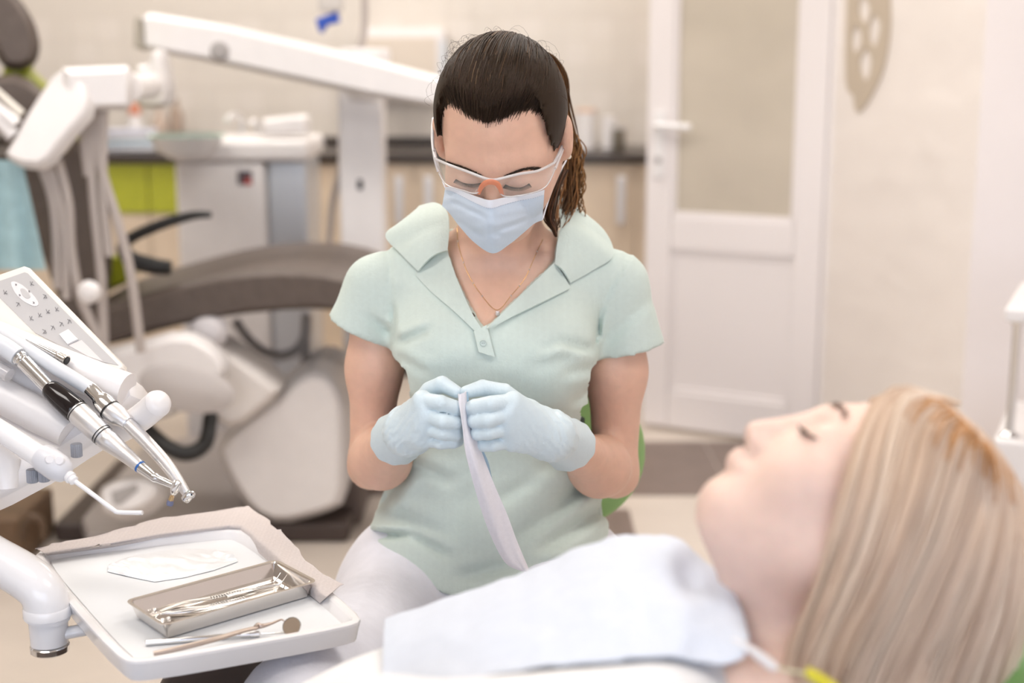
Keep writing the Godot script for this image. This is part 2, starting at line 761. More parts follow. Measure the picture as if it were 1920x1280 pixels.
func room() -> void:
	struct("floor", box2(Vector3(-3.6, -0.15, -6.45), Vector3(2.9, 0.0, 2.45), 0.001), M.floor, "pale beige smooth floor of the treatment room", "floor")
	struct("ceiling", box2(Vector3(-3.6, 2.75, -6.45), Vector3(2.9, 2.9, 2.45), 0.001), M.ceiling, "plain white ceiling of the treatment room", "ceiling")
	struct("wall_back", box2(Vector3(-3.6, 0.0, -6.4), Vector3(1.2, 2.75, -6.2), 0.001), M.wall, "plain cream wall behind the worktop and cabinets", "wall")
	struct("wall_left", box2(Vector3(-3.6, 0.0, -6.2), Vector3(-3.4, 2.75, 2.2), 0.001), M.wall, "plain cream wall beside the patient chairs", "wall")
	struct("wall_right", wall_run([Vector2(0.92, -6.2), Vector2(1.0, -4.53), Vector2(1.245, -3.83)], 0.0, 2.75, -0.15), M.wall2, "pale cream wall with the taupe cut-out ornament", "wall")
	var w2 := struct("wall_side", wall_run([Vector2(1.245, -3.83), Vector2(2.7, -3.4), Vector2(2.7, 2.2)], 0.0, 2.75, -0.15), M.wall_white, "white painted wall behind the white shelf trolley", "wall")
	# wall behind the photographer, with a wide window
	var fw := MB.new()
	fw.add(box2(Vector3(-3.6, 0, 2.2), Vector3(2.9, 0.75, 2.4), 0.001))
	fw.add(box2(Vector3(-3.6, 2.45, 2.2), Vector3(2.9, 2.75, 2.4), 0.001))
	fw.add(box2(Vector3(-3.6, 0.75, 2.2), Vector3(-2.4, 2.45, 2.4), 0.001))
	fw.add(box2(Vector3(1.9, 0.75, 2.2), Vector3(2.9, 2.45, 2.4), 0.001))
	struct("wall_front", fw, M.wall2, "pale cream wall with a wide window", "wall")
	var wf := MB.new()
	for x in [-2.38, -0.97, 0.47, 1.88]:
		wf.add(box2(Vector3(x - 0.03, 0.75, 2.27), Vector3(x + 0.03, 2.45, 2.33), 0.004))
	for y in [0.78, 2.42]:
		wf.add(box2(Vector3(-2.4, y - 0.03, 2.27), Vector3(1.9, y + 0.03, 2.33), 0.004))
	struct("window_1", wf, M.white_gloss, "white framed wide window letting in daylight", "window")
	# square tiles above the worktop, with narrow joints
	var wb := get_node("wall_back")
	var tl := rbox(Vector3.ZERO, Vector3(0.0965, 0.0965, 0.006), 0.0012, Basis.IDENTITY, 1).mesh()
	var tm := [mat(rgb(226, 218, 208), 0.3), mat(rgb(223, 215, 205), 0.3), mat(rgb(228, 220, 211), 0.3)]
	for r in 7:
		for k in 34:
			var o := MeshInstance3D.new()
			o.name = "wall_tile"
			o.mesh = tl
			o.material_override = tm[(k * 7 + r * 5 + k * r) % 3]
			o.position = Vector3(-2.62 + 0.1 * k, 0.985 + 0.1 * r, -6.2006) - wb.position
			wb.add_child(o, true)
	# dark floor tiles
	var fl := get_node("floor")
	for k in 5:
		var x0 := -1.15 + k * 0.6
		part(fl, "dark_tile", box2(Vector3(x0, -0.01, -4.63), Vector3(x0 + 0.597, 0.002, -4.03), 0.001), M.dark_tile)
	part(fl, "dark_tile", box2(Vector3(-0.15, -0.01, -3.9), Vector3(0.335, 0.002, -3.42), 0.001), M.dark_tile)
	# door standing open
	var a := py(1207, 793, 0.01)
	var b := py(1545, 838, 0.01)
	a.y = 0.012
	b.y = 0.012
	var dx := (b - a).normalized()
	var dn := dx.cross(Vector3.UP).normalized()
	if dn.z < 0:
		dn = -dn
	var db := Basis(dx, Vector3.UP, dx.cross(Vector3.UP))
	var W := a.distance_to(b)
	var t := thing("door_1", "white door standing ajar with a frosted glass upper pane", "door", (a + b) * 0.5)
	t.set_meta("kind", "structure")
	var HT := 2.05
	var st := 0.095
	var bars := MB.new()
	var cn := func(x0: float, x1: float, y0: float, y1: float, d0: float, d1: float, r: float) -> MB:
		return rbox(a + dx * (x0 + x1) * 0.5 + Vector3.UP * (y0 + y1) * 0.5 + dn * (d0 + d1) * 0.5, Vector3(x1 - x0, y1 - y0, d1 - d0), r, Basis(dx, Vector3.UP, dn))
	part(t, "stile", cn.call(0.0, st, 0.0, HT, -0.02, 0.02, 0.006), M.door)
	part(t, "stile", cn.call(W - st - 0.03, W - 0.03, 0.0, HT, -0.02, 0.02, 0.006), M.door)
	part(t, "rail", cn.call(st, W - st - 0.03, 0.0, 0.13, -0.02, 0.02, 0.006), M.door)
	part(t, "rail", cn.call(st, W - st - 0.03, 0.62, 0.735, -0.02, 0.02, 0.006), M.door)
	part(t, "rail", cn.call(st, W - st - 0.03, HT - 0.1, HT, -0.02, 0.02, 0.006), M.door)
	part(t, "panel", cn.call(st - 0.01, W - st - 0.02, 0.12, 0.63, -0.008, 0.008, 0.002), M.door)
	var g := mat(rgb(204, 194, 178), 0.2, 0.0, 0.06, 1.2)
	part(t, "pane", cn.call(st - 0.01, W - st - 0.02, 0.73, HT - 0.09, -0.004, 0.006, 0.001), g, "frosted beige glass pane")
	var bead := MB.new()
	for y in [[0.735, 0.75], [HT - 0.115, HT - 0.1], [0.13, 0.145], [0.605, 0.62]]:
		bead.add(cn.call(st, W - st - 0.03, y[0], y[1], 0.0, 0.014, 0.003))
	for y in [[0.735, HT - 0.1], [0.13, 0.62]]:
		bead.add(cn.call(st, st + 0.014, y[0], y[1], 0.0, 0.014, 0.003))
		bead.add(cn.call(W - st - 0.044, W - st - 0.03, y[0], y[1], 0.0, 0.014, 0.003))
	part(t, "glazing_bead", bead, M.door)
	var hp := cn.call(0.03, 0.066, 0.86, 1.08, 0.02, 0.03, 0.004) as MB
	var hd := part(t, "handle", hp.add(tube([a + dx * 0.048 + Vector3.UP * 1.035 + dn * 0.03, a + dx * 0.05 + Vector3.UP * 1.035 + dn * 0.065, a + dx * 0.07 + Vector3.UP * 1.035 + dn * 0.068, a + dx * 0.175 + Vector3.UP * 1.033 + dn * 0.068], 0.011, 12)), M.white_gloss)
	part(hd, "keyhole", cyl(a + dx * 0.048 + Vector3.UP * 0.92 + dn * 0.03, a + dx * 0.048 + Vector3.UP * 0.92 + dn * 0.034, 0.011, 16), M.grey)
	struct("trim_1", cn.call(W - 0.025, W + 0.035, 0.0, 2.12, -0.05, 0.03, 0.006), M.door, "white upright door frame post at the hinges", "door frame")
	# ornament on the right wall: oval plate with leaf-shaped holes
	var wn := Vector3(-0.9437, 0, 0.33).normalized()
	var wd := Vector3(0.33, 0, 0.9437).normalized()
	wn = Vector3(-(wd.z), 0, wd.x)
	if wn.x > 0:
		wn = -wn
	var wo := Vector3(1.0, 0, -4.53) + wn * 0.001
	var q := func(pix: Array) -> Array:
		var out := []
		for p in pix:
			var w := pn(p[0], p[1], wo, wn)
			out.append(Vector2((w - wo).dot(wd), w.y))
		return out
	var outer: Array = q.call([[1595, -150], [1640, -165], [1664, -90], [1672, 30], [1667, 90], [1655, 140], [1630, 190], [1612, 212], [1604, 205], [1602, 178], [1588, 168], [1586, 100], [1590, 0], [1592, -80]])
	outer = chaikin(outer)
	var c := CSGPolygon3D.new()
	c.name = numbered("wall_ornament")
	c.polygon = PackedVector2Array(outer)
	c.depth = 0.004
	c.material = M.ornament
	var cb := Basis(wd, Vector3.UP, wd.cross(Vector3.UP))
	c.transform = Transform3D(cb, Vector3(wo.x, 0, wo.z) + cb.z * (0.0 if cb.z.dot(wn) < 0 else 0.004))
	for hole in [[[1622, -10], [1634, 15], [1628, 42], [1620, 44], [1612, 25], [1613, 0]], [[1640, 24], [1652, 40], [1651, 62], [1641, 93], [1632, 75], [1631, 50]], [[1608, 46], [1617, 62], [1615, 85], [1607, 102], [1599, 88], [1599, 62]], [[1625, 88], [1636, 108], [1634, 135], [1625, 155], [1615, 135], [1613, 112]], [[1640, -70], [1652, -50], [1650, -28], [1641, -2], [1633, -20], [1631, -45]], [[1610, -50], [1618, -35], [1616, -14], [1608, 0], [1600, -12], [1601, -38]]]:
		var s := CSGPolygon3D.new()
		s.name = "hole"
		s.operation = CSGShape3D.OPERATION_SUBTRACTION
		s.polygon = PackedVector2Array(chaikin(q.call(hole)))
		s.depth = 0.05
		s.position.z = 0.02
		s.material = M.ornament
		c.add_child(s, true)
	c.set_meta("label", "taupe oval plate with leaf-shaped cut-outs on the pale wall")
	c.set_meta("category", "wall ornament")
	add_child(c)
	# shelf trolley at the right, turned a little
	var p0 := pz(1893, 818, 2.9)
	var yb := p0.y
	var yt := pz(1893, 600, 2.9).y
	var tr := thing("shelf_trolley", "white shelf trolley with thin chrome posts by the white wall", "trolley", Vector3(p0.x, 0, -2.9))
	part(tr, "top_shelf", box2(Vector3(p0.x - 0.025, yt, -3.25), Vector3(p0.x + 0.5, yt + 0.03, -2.86), 0.008), M.white)
	part(tr, "cabinet", box2(Vector3(p0.x - 0.03, 0.05, -3.25), Vector3(p0.x + 0.5, yb, -2.86), 0.008), M.white)
	for e in [[0.0, -2.9], [0.45, -2.9], [0.04, -3.21], [0.45, -3.21]]:
		var pp := Vector3(p0.x + e[0], yb, e[1])
		part(tr, "post", lathe([Vector2(0, 0), Vector2(0.02, 0), Vector2(0.02, 0.004), Vector2(0.009, 0.012), Vector2(0.009, yt - yb - 0.012), Vector2(0.018, yt - yb)], pp, Vector3.UP, 14), M.chrome)
		part(tr, "caster", cyl(Vector3(pp.x + 0.01, 0.025, e[1]), Vector3(pp.x + 0.03, 0.025, e[1]), 0.025, 14), M.black)
	tr.rotation.y = deg_to_rad(-24)

func cabinets() -> void:
	var zf := -5.6
	var door := func(t: Node3D, x0: float, x1: float, y0: float, y1: float, m: Material, hx: float, called: String) -> void:
		var d := part(t, called, rbox(Vector3((x0 + x1) * 0.5, (y0 + y1) * 0.5, zf - 0.009), Vector3(x1 - x0 - 0.005, y1 - y0 - 0.005, 0.018), 0.002), m)
		if called == "door":
			var hy := 0.72
			part(d, "handle", rbox(Vector3(hx, hy, zf + 0.026), Vector3(0.034, 0.19, 0.012), 0.005).add(rbox(Vector3(hx, hy + 0.08, zf + 0.012), Vector3(0.014, 0.014, 0.026), 0.003)).add(rbox(Vector3(hx, hy - 0.08, zf + 0.012), Vector3(0.014, 0.014, 0.026), 0.003)), M.satin, "brushed metal pull handle")
		else:
			part(d, "handle", rbox(Vector3((x0 + x1) * 0.5, (y0 + y1) * 0.5 + 0.05, zf + 0.018), Vector3(0.16, 0.012, 0.012), 0.004), M.satin)
	var cream := ["cream two-door base cabinet between the white column and the seated dentist", "cream two-door base cabinet beside the open white door"]
	var k := 0
	for x in [[-0.82, 0.05], [0.05, 0.92]]:
		var t := thing("base_cabinet", cream[k], "cabinet", Vector3((x[0] + x[1]) * 0.5, 0, -5.9), "cream base cabinets")
		part(t, "body", box2(Vector3(x[0] + 0.001, 0.1, -6.19), Vector3(x[1] - 0.001, 0.865, zf - 0.02), 0.002), M.cream)
		part(t, "plinth", box2(Vector3(x[0] + 0.001, 0.0, -6.19), Vector3(x[1] - 0.001, 0.099, zf - 0.05), 0.002), M.black)
		var c: float = (x[0] + x[1]) * 0.5
		door.call(t, x[0], c, 0.105, 0.862, M.cream, c - 0.058, "door")
		door.call(t, c, x[1], 0.105, 0.862, M.cream, c + 0.058, "door")
		k += 1
	var gl := ["cream base cabinet with lime green drawer behind the white basin unit", "cream base cabinet with lime green drawer beneath the folded towels", "cream base cabinet with lime green drawer behind the brown headrest"]
	k = 0
	for x in [[-1.43, -0.82], [-2.04, -1.43], [-2.65, -2.04]]:
		var t := thing("drawer_cabinet", gl[k], "cabinet", Vector3((x[0] + x[1]) * 0.5, 0, -5.9), "lime green drawer cabinets")
		part(t, "body", box2(Vector3(x[0] + 0.001, 0.1, -6.19), Vector3(x[1] - 0.001, 0.865, zf - 0.02), 0.002), M.cream)
		part(t, "plinth", box2(Vector3(x[0] + 0.001, 0.0, -6.19), Vector3(x[1] - 0.001, 0.099, zf - 0.05), 0.002), M.black)
		door.call(t, x[0], x[1], 0.665, 0.862, M.green, 0.0, "drawer")
		var c: float = (x[0] + x[1]) * 0.5
		door.call(t, x[0], c, 0.105, 0.66, M.cream, c - 0.05, "door")
		door.call(t, c, x[1], 0.105, 0.66, M.cream, c + 0.05, "door")
		k += 1
	var w := thing("worktop", "long dark brown worktop along the cream back wall", "worktop", Vector3(-0.86, 0.866, -5.9))
	part(w, "slab", box2(Vector3(-2.66, 0.866, -6.195), Vector3(0.92, 0.9, -5.57), 0.004), M.worktop)
	struct("trim_2", box2(Vector3(-2.66, 0.901, -6.2), Vector3(0.1, 0.933, -6.17), 0.003), M.worktop, "dark brown strip where the worktop meets the back wall", "trim")
	# things on the worktop
	for q in [[1098, 0.04, 0.15, "tall white plastic canister on the worktop behind the dentist"], [1141, 0.03, 0.12, "shorter white plastic canister on the worktop next to the steel jar"]]:
		var b := pz(q[0], 262, 5.85)
		b.y = 0.9005
		var t := thing("canister", q[3], "canister", b, "white canisters on the worktop")
		part(t, "body", lathe([Vector2(0, 0), Vector2(q[1] - 0.004, 0), Vector2(q[1], 0.004), Vector2(q[1], q[2] - 0.004), Vector2(q[1] - 0.004, q[2])], b, Vector3.UP, 20), M.white)
		part(t, "lid", lathe([Vector2(q[1] + 0.002, q[2]), Vector2(q[1] + 0.002, q[2] + 0.012), Vector2(q[1] - 0.006, q[2] + 0.016), Vector2(0, q[2] + 0.016)], b, Vector3.UP, 20), M.white if q[1] < 0.035 else mat(rgb(226, 196, 176), 0.5))
	var jb := pz(1160, 262, 5.8)
	jb.y = 0.9005
	var jt := thing("steel_jar", "small grey steel jar on the worktop next to the open door", "jar", jb)
	part(jt, "body", lathe([Vector2(0, 0), Vector2(0.024, 0), Vector2(0.026, 0.003), Vector2(0.026, 0.085), Vector2(0.02, 0.085)], jb, Vector3.UP, 20), mat(rgb(150, 142, 128), 0.4, 0.6))
	part(jt, "lid", lathe([Vector2(0.027, 0.085), Vector2(0.027, 0.097), Vector2(0.02, 0.1), Vector2(0, 0.1)], jb, Vector3.UP, 20), M.satin)
	for j in 4:
		var b := pz(248, 276, 5.8)
		var cols := [rgb(222, 222, 228), rgb(176, 196, 208), rgb(226, 224, 226), rgb(206, 208, 222)]
		solo("folded_towel", rbox(Vector3(b.x + 0.004 * (j % 2), 0.9 + 0.011 + j * 0.0215, b.z), Vector3(0.21 - j * 0.006, 0.021, 0.16), 0.009, Basis(Vector3.UP, 0.06 * j)), mat(cols[j], 0.85, 0.0, 0.05, 8.0), ["white folded towel at the bottom of the stack on the worktop", "pale blue folded towel second from the bottom of the stack", "white folded towel second from the top of the stack", "lilac white folded towel on top of the stack on the worktop"][j], "towel", "folded towels on the worktop")
	var ob := pz(254, 240, 6.0)
	ob.y = 0.9005
	var ot := thing("orange_bottle", "white bottle with an orange cap behind the folded towels", "bottle", ob)
	part(ot, "body", lathe([Vector2(0, 0), Vector2(0.03, 0), Vector2(0.032, 0.004), Vector2(0.032, 0.11), Vector2(0.014, 0.135), Vector2(0.014, 0.15)], ob, Vector3.UP, 18), M.white)
	part(ot, "cap", lathe([Vector2(0.024, 0.135), Vector2(0.024, 0.175), Vector2(0.02, 0.18), Vector2(0, 0.18)], ob, Vector3.UP, 18), mat(rgb(214, 140, 112), 0.4))
	for q in [[300, 0.16, "beige tall bottle on the worktop behind the basin unit"], [331, 0.2, "taupe tall bottle on the worktop behind the basin unit"]]:
		var bb := pz(q[0], 245, 6.0)
		bb.y = 0.9005
		solo("tall_bottle", lathe([Vector2(0, 0), Vector2(0.028, 0), Vector2(0.03, 0.004), Vector2(0.03, q[1] * 0.7), Vector2(0.013, q[1] * 0.85), Vector2(0.013, q[1]), Vector2(0, q[1])], bb, Vector3.UP, 18), mat(rgb(196, 176, 160) if q[1] < 0.18 else rgb(168, 148, 132), 0.4), q[2], "bottle")
	# box on the back wall
	var a := pz(676, 52, 6.0)
	var b2 := pz(838, 170, 6.0)
	var t2 := thing("wall_dispenser", "white rounded dispenser box on the cream back wall", "dispenser", Vector3((a.x + b2.x) * 0.5, b2.y, -6.1))
	part(t2, "case", rbox(Vector3((a.x + b2.x) * 0.5, (a.y + b2.y) * 0.5, -6.1), Vector3(b2.x - a.x, a.y - b2.y, 0.2), 0.03, Basis.IDENTITY, 4), M.white)
	part(t2, "front_panel", rbox(Vector3((a.x + b2.x) * 0.5 - 0.012, (a.y + b2.y) * 0.5 - 0.012, -6.0), Vector3(b2.x - a.x - 0.06, a.y - b2.y - 0.05, 0.012), 0.006), mat(rgb(220, 208, 194), 0.5))
	part(t2, "side_strip", rbox(Vector3(b2.x - 0.013, (a.y + b2.y) * 0.5 - 0.02, -5.999), Vector3(0.018, a.y - b2.y - 0.07, 0.01), 0.004), mat(rgb(205, 215, 224), 0.35))
	# hanging cable and blue clip
	var cb := []
	for p in [[684, -260], [683, -60], [684, 30], [680, 75], [668, 108], [652, 150], [643, 190], [641, 260], [638, 320], [624, 380], [616, 470]]:
		cb.append(pz(p[0], p[1], 4.32))
	cb[0].y = 2.745
	solo("hanging_cable", tube(curve(cb, 6), 0.011, 8), M.hose, "grey cable hanging from the ceiling beside the white column", "cable")
	var bl := thing("hanging_clip", "blue clip hanging from a thin grey rod above the white arm", "clip", pz(612, 40, 4.3))
	part(bl, "rod", cyl(Vector3(pz(618, 20, 4.3).x, pz(618, 18, 4.3).y, -4.3), Vector3(pz(618, 20, 4.3).x, 2.745, -4.3), 0.012, 10), M.grey)
	part(bl, "holder", rbox(pz(620, 2, 4.3), Vector3(0.075, 0.06, 0.03), 0.01), mat(rgb(200, 194, 188), 0.4))
	part(bl, "blue_grip", plate([[591, 36], [632, 20], [636, 42], [613, 47], [604, 62], [598, 60]], pz(612, 40, 4.3), Vector3(0, 0, 1), 0.03, 0.004), M.blue_tag)

func background_chair() -> void:
	var fz := 3.5
	var fo := Vector3(0, 0, -fz)
	var nn := Vector3(0, 0, 1)
	var nv := Vector3(0.3, 0, 0.954).normalized()
	# column and arm
	var c := thing("column", "white upright column carrying the long white arm", "column", Vector3(pz(678, 300, 4.2).x, 0, -4.25))
	var x0 := pz(637, 400, 4.2).x
	var x1 := pz(720, 400, 4.2).x
	part(c, "post", box2(Vector3(x0, 0.02, -4.33), Vector3(x1, pz(680, 120, 4.2).y, -4.2), 0.012), M.white)
	part(c, "foot", box2(Vector3(x0 - 0.05, 0, -4.38), Vector3(x1 + 0.05, 0.03, -4.15), 0.008), M.white)
	part(c, "lock", rbox(pz(675, 346, 4.198), Vector3(0.016, 0.03, 0.01), 0.004), M.black)
	part(c, "arm", plate([[262, 34], [276, 24], [420, 47], [560, 78], [700, 112], [845, 150], [845, 207], [690, 180], [540, 148], [400, 118], [264, 92]], pz(680, 150, 4.0), nn, 0.12, 0.015), M.white, "long white swing arm")
	var co := pz(262, 60, 3.995)
	part(c, "end_cap", plate([[252, 32], [264, 30], [266, 94], [250, 88]], pz(680, 150, 4.003), nn, 0.1, 0.004), mat(rgb(176, 168, 156), 0.5))
	part(c, "pivot_knob", lathe([Vector2(0, 0.014), Vector2(0.02, 0.012), Vector2(0.027, 0.0)], pz(412, 96, 4.0), nn, 20), M.grey)
	part(c, "arm_collar", cyl(pz(680, 190, 4.2) + Vector3(0, 0, -0.06), pz(680, 90, 4.2) + Vector3(0, 0, -0.06), 0.075, 24, 0.01), M.white)
	# delivery head
	var dz := 3.3
	var d := thing("delivery_head", "white instrument head with grey hoses beside the brown backrest", "dental unit", pz(150, 310, dz))
	part(d, "bracket", plate([[280, 96], [300, 92], [306, 125], [316, 160], [314, 198], [292, 204], [250, 200], [250, 122], [278, 120]], pz(280, 150, 3.9), nn, 0.1, 0.012, 1), M.white)
	part(d, "link_arm", tube([pz(282, 160, 3.85), pz(240, 165, 3.5)], 0.035, 16), M.white)
	part(d, "body", plate([[118, 128], [240, 123], [248, 135], [248, 196], [240, 206], [160, 207], [118, 190]], pz(180, 160, dz), nv, 0.22, 0.015), M.white)
	part(d, "tray_arm", plate([[105, 126], [150, 130], [172, 200], [120, 260], [80, 312], [28, 308], [4, 290], [14, 270], [60, 190]], pz(80, 250, dz - 0.04), Vector3(-0.15, 0.35, 1).normalized(), 0.05, 0.012, 1), M.white)
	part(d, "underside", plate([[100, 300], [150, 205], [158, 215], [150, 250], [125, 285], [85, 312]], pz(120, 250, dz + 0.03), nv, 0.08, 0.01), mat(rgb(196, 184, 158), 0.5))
	var hs := [[[168, 204], [171, 300], [178, 400], [190, 520], [196, 680]], [[180, 204], [186, 300], [222, 420], [246, 520], [264, 660]], [[194, 204], [192, 300], [196, 400], [205, 480]], [[76, 308], [98, 370], [106, 450], [108, 540]], [[92, 308], [112, 380], [122, 450], [124, 560]], [[108, 300], [128, 380], [134, 470], [152, 560], [190, 640]], [[160, 204], [158, 260], [166, 330]]]
	for h in hs:
		var pp := []
		for e in h:
			pp.append(pz(e[0], e[1], dz + 0.05))
		part(d, "hose", tube(curve(pp, 6), 0.012, 8), M.hose)
	part(d, "hose_holder", lathe([Vector2(0, 0), Vector2(0.02, 0), Vector2(0.028, 0.02), Vector2(0.02, 0.04), Vector2(0, 0.045)], pz(172, 545, dz), nn, 16), M.white)
	part(d, "handpiece", tube([pz(-20, 190, dz - 0.02), pz(30, 235, dz - 0.02)], [0.012, 0.018], 10), M.white)
	part(d, "handpiece", tube([pz(-20, 158, dz), pz(40, 215, dz)], [0.008, 0.012], 10), mat(rgb(216, 210, 200), 0.4))
	part(d, "handpiece", tube([pz(-20, 205, dz - 0.02), pz(25, 255, dz - 0.02)], [0.012, 0.018], 10), M.white)
	# chair
	var t := thing("dental_chair", "brown upholstered dental chair on a white base behind the dentist", "dental chair", py(500, 1000, 0))
	var up := mat(rgb(110, 96, 87), 0.5, 0.0, 0.1, 6.0, 0.3)
	part(t, "seat", plate([[120, 600], [200, 572], [300, 543], [400, 518], [500, 506], [590, 508], [660, 522], [740, 560], [840, 640], [930, 740], [905, 760], [820, 690], [730, 612], [650, 584], [560, 580], [430, 592], [310, 616], [215, 646], [140, 655]], fo, nn, 0.56, 0.03, 1), M.leather)
	part(t, "backrest", plate([[-60, 190], [-20, 145], [40, 138], [110, 196], [165, 300], [205, 400], [213, 480], [203, 560], [175, 650], [140, 650], [108, 560], [70, 450], [38, 320], [0, 250]], pz(120, 400, fz + 0.02), nv, 0.5, 0.035, 1), M.leather)
	part(t, "backrest_shell", plate([[30, 150], [60, 132], [120, 190], [180, 300], [214, 395], [205, 400], [160, 300], [105, 196]], pz(120, 400, fz + 0.1), nv, 0.3, 0.01), mat(rgb(170, 172, 92), 0.45))
	part(t, "headrest", plate([[-60, -30], [0, -40], [40, 0], [64, 40], [75, 85], [66, 120], [40, 132], [5, 128], [-20, 80], [-50, 20]], pz(40, 60, fz + 0.05), nv, 0.3, 0.04, 1), M.leather)
	part(t, "headrest_bracket", plate([[8, 120], [50, 120], [44, 150], [0, 150]], Vector3(0, 0, -fz - 0.12), nn, 0.06, 0.006), M.green)
	var ar := []
	for e in [[396, 402], [360, 404], [310, 418], [265, 436], [238, 452], [232, 466], [246, 486], [285, 498], [320, 502]]:
		ar.append(pz(e[0], e[1], fz + 0.05))
	part(t, "armrest", tube(curve(ar, 5), [0.008, 0.012, 0.014, 0.014, 0.016, 0.022, 0.022, 0.018], 10), M.black)
	part(t, "green_cushion_edge", plate([[190, 480], [250, 480], [262, 500], [240, 530], [195, 550]], Vector3(0, 0, -fz - 0.3), nn, 0.05, 0.01), M.green)
	part(t, "side_cover", plate([[170, 662], [232, 650], [340, 620], [402, 650], [434, 694], [392, 742], [324, 783], [240, 800], [150, 800]], Vector3(0, 0, -fz + 0.1), nn, 0.06, 0.02, 1), M.white)
	part(t, "side_handle", lathe([Vector2(0.0, 0.01), Vector2(0.05, 0.008), Vector2(0.06, 0.0)], pz(350, 728, fz - 0.1), nn, 24, 2.0, Vector3(0.2, 1, 0)), mat(rgb(196, 190, 188), 0.5))
	part(t, "lift_arm", plate([[340, 630], [380, 632], [433, 660], [506, 712], [530, 740], [436, 812], [380, 775], [300, 700]], Vector3(0, 0, -fz - 0.02), nn, 0.16, 0.02, 1), mat(rgb(226, 220, 216), 0.4))
	part(t, "base_cover", plate([[555, 702], [585, 692], [612, 698], [637, 725], [650, 780], [648, 945], [612, 966], [522, 988], [470, 965], [430, 910], [404, 850], [410, 828], [470, 775], [520, 740]], py(520, 990, 0.05) , nn, 0.34, 0.05, 1), M.white)
	part(t, "foot_plate", plate([[150, 970], [260, 840], [420, 800], [470, 960], [455, 1000], [160, 1000]], Vector3(0, 0.06, -3.66), Vector3(0, 1, 0.02).normalized(), 0.03, 0.01), mat(rgb(172, 164, 160), 0.5))
	var b0 := py(100, 1018, 0.0)
	var b1 := py(655, 1018, 0.0)
	part(t, "base_plate", box2(Vector3(b0.x, 0.0, -4.25), Vector3(b1.x, 0.055, b1.z), 0.015), mat(rgb(70, 58, 54), 0.5))
	part(t, "base_plate", box2(Vector3(b1.x - 0.16, 0.0, -4.35), Vector3(b1.x + 0.02, 0.12, -3.75), 0.02), mat(rgb(96, 84, 80), 0.5))
	part(t, "hinge_cover", lathe([Vector2(0, 0.03), Vector2(0.03, 0.025), Vector2(0.05, 0.0)], pz(390, 620, fz + 0.02), nn, 20), mat(rgb(216, 212, 214), 0.4))
	var lp := []
	for e in [[440, 600], [470, 640], [510, 665], [550, 660], [572, 630], [574, 590], [572, 640], [572, 700]]:
		lp.append(pz(e[0], e[1], fz + 0.35))
	part(t, "foot_rail", tube(curve(lp, 6), 0.014, 8), M.grey)
	part(t, "cable_loop", tube(curve([pz(270, 800, fz - 0.05), pz(310, 835, fz - 0.08), pz(350, 850, fz - 0.08), pz(385, 830, fz - 0.06), pz(395, 780, fz)], 6), 0.02, 10), M.black)
	# foot control
	var fcx := py(240, 955, 0.1)
	var fc := thing("foot_control", "white rounded foot control with a grey window", "foot control", Vector3(fcx.x, 0.06, fcx.z))
	part(fc, "case", plate([[185, 955], [182, 915], [215, 895], [270, 890], [300, 905], [298, 930], [260, 960], [210, 968]], pz(240, 930, 3.42), Vector3(0, 0.5, 1).normalized(), 0.1, 0.015, 1), M.white)
	part(fc, "window", plate([[208, 922], [255, 906], [258, 918], [225, 945], [212, 944]], pz(240, 930, 3.415), Vector3(0, 0.5, 1).normalized(), 0.006, 0.001), M.grey)
	# teal cloth
	var g := []
	for r in 9:
		var row := []
		for k in 15:
			var s := k / 14.0
			var q := r / 8.0
			row.append(pz(lerpf(lerpf(-40, -70, q), lerpf(42, 86, q), s), lerpf(300, 505, q), 3.32 + 0.012 * sin(s * 16.0 + q * 1.5) * (0.3 + q)))
		g.append(row)
	solo("cloth", sheet(g, 0.004), M.teal, "pale teal cloth hanging below the white instrument head", "cloth")
	# basin unit
	var uz := 4.55
	var u := thing("basin_unit", "white boxy basin unit with a steel side behind the brown chair", "basin unit", Vector3(pz(450, 400, uz).x, 0, -4.7))
	var ux0 := pz(330, 400, uz).x
	var ux1 := pz(498, 400, uz).x
	var ux2 := pz(576, 400, uz).x
	var uy1 := pz(400, 302, uz).y
	part(u, "body", box2(Vector3(ux0, 0.0, -4.9), Vector3(ux1, uy1, -uz), 0.02), M.white)
	part(u, "side_panel", box2(Vector3(ux1, 0.0, -4.88), Vector3(ux2, uy1, -uz - 0.03), 0.015), mat(rgb(200, 203, 208), 0.3, 0.5))
	part(u, "top", box2(Vector3(pz(318, 260, uz).x, uy1, -4.95), Vector3(ux2 + 0.01, pz(400, 262, uz).y, -uz + 0.02), 0.02), M.white)
	part(u, "sticker", rbox(pz(459, 333, uz - 0.003), Vector3(0.045, 0.045, 0.004), 0.001), mat(rgb(84, 74, 80), 0.5), "small dark grey and red sticker").add_child(Node3D.new())
	var sk := u.get_node("sticker")
	sk.remove_child(sk.get_child(0))
	part(sk, "red_mark", rbox(pz(465, 340, uz - 0.006), Vector3(0.02, 0.02, 0.003), 0.001), mat(rgb(190, 70, 60), 0.5))
	var bc := pz(350, 268, uz - 0.12)
	part(u, "bowl", lathe([Vector2(0, -0.05), Vector2(0.05, -0.048), Vector2(0.09, -0.025), Vector2(0.112, 0.02), Vector2(0.106, 0.02), Vector2(0.085, -0.015), Vector2(0.045, -0.035), Vector2(0, -0.038)], bc, Vector3.UP, 32), M.white_gloss)
	part(u, "glass_rim", lathe([Vector2(0.1, 0.021), Vector2(0.12, 0.021), Vector2(0.12, 0.027), Vector2(0.1, 0.027)], bc, Vector3.UP, 32), mat(rgb(196, 222, 206), 0.15))
	part(u, "small_box", plate([[490, 224], [565, 216], [574, 222], [576, 252], [490, 254]], Vector3(0, 0, -uz - 0.05), nn, 0.12, 0.012), M.white)
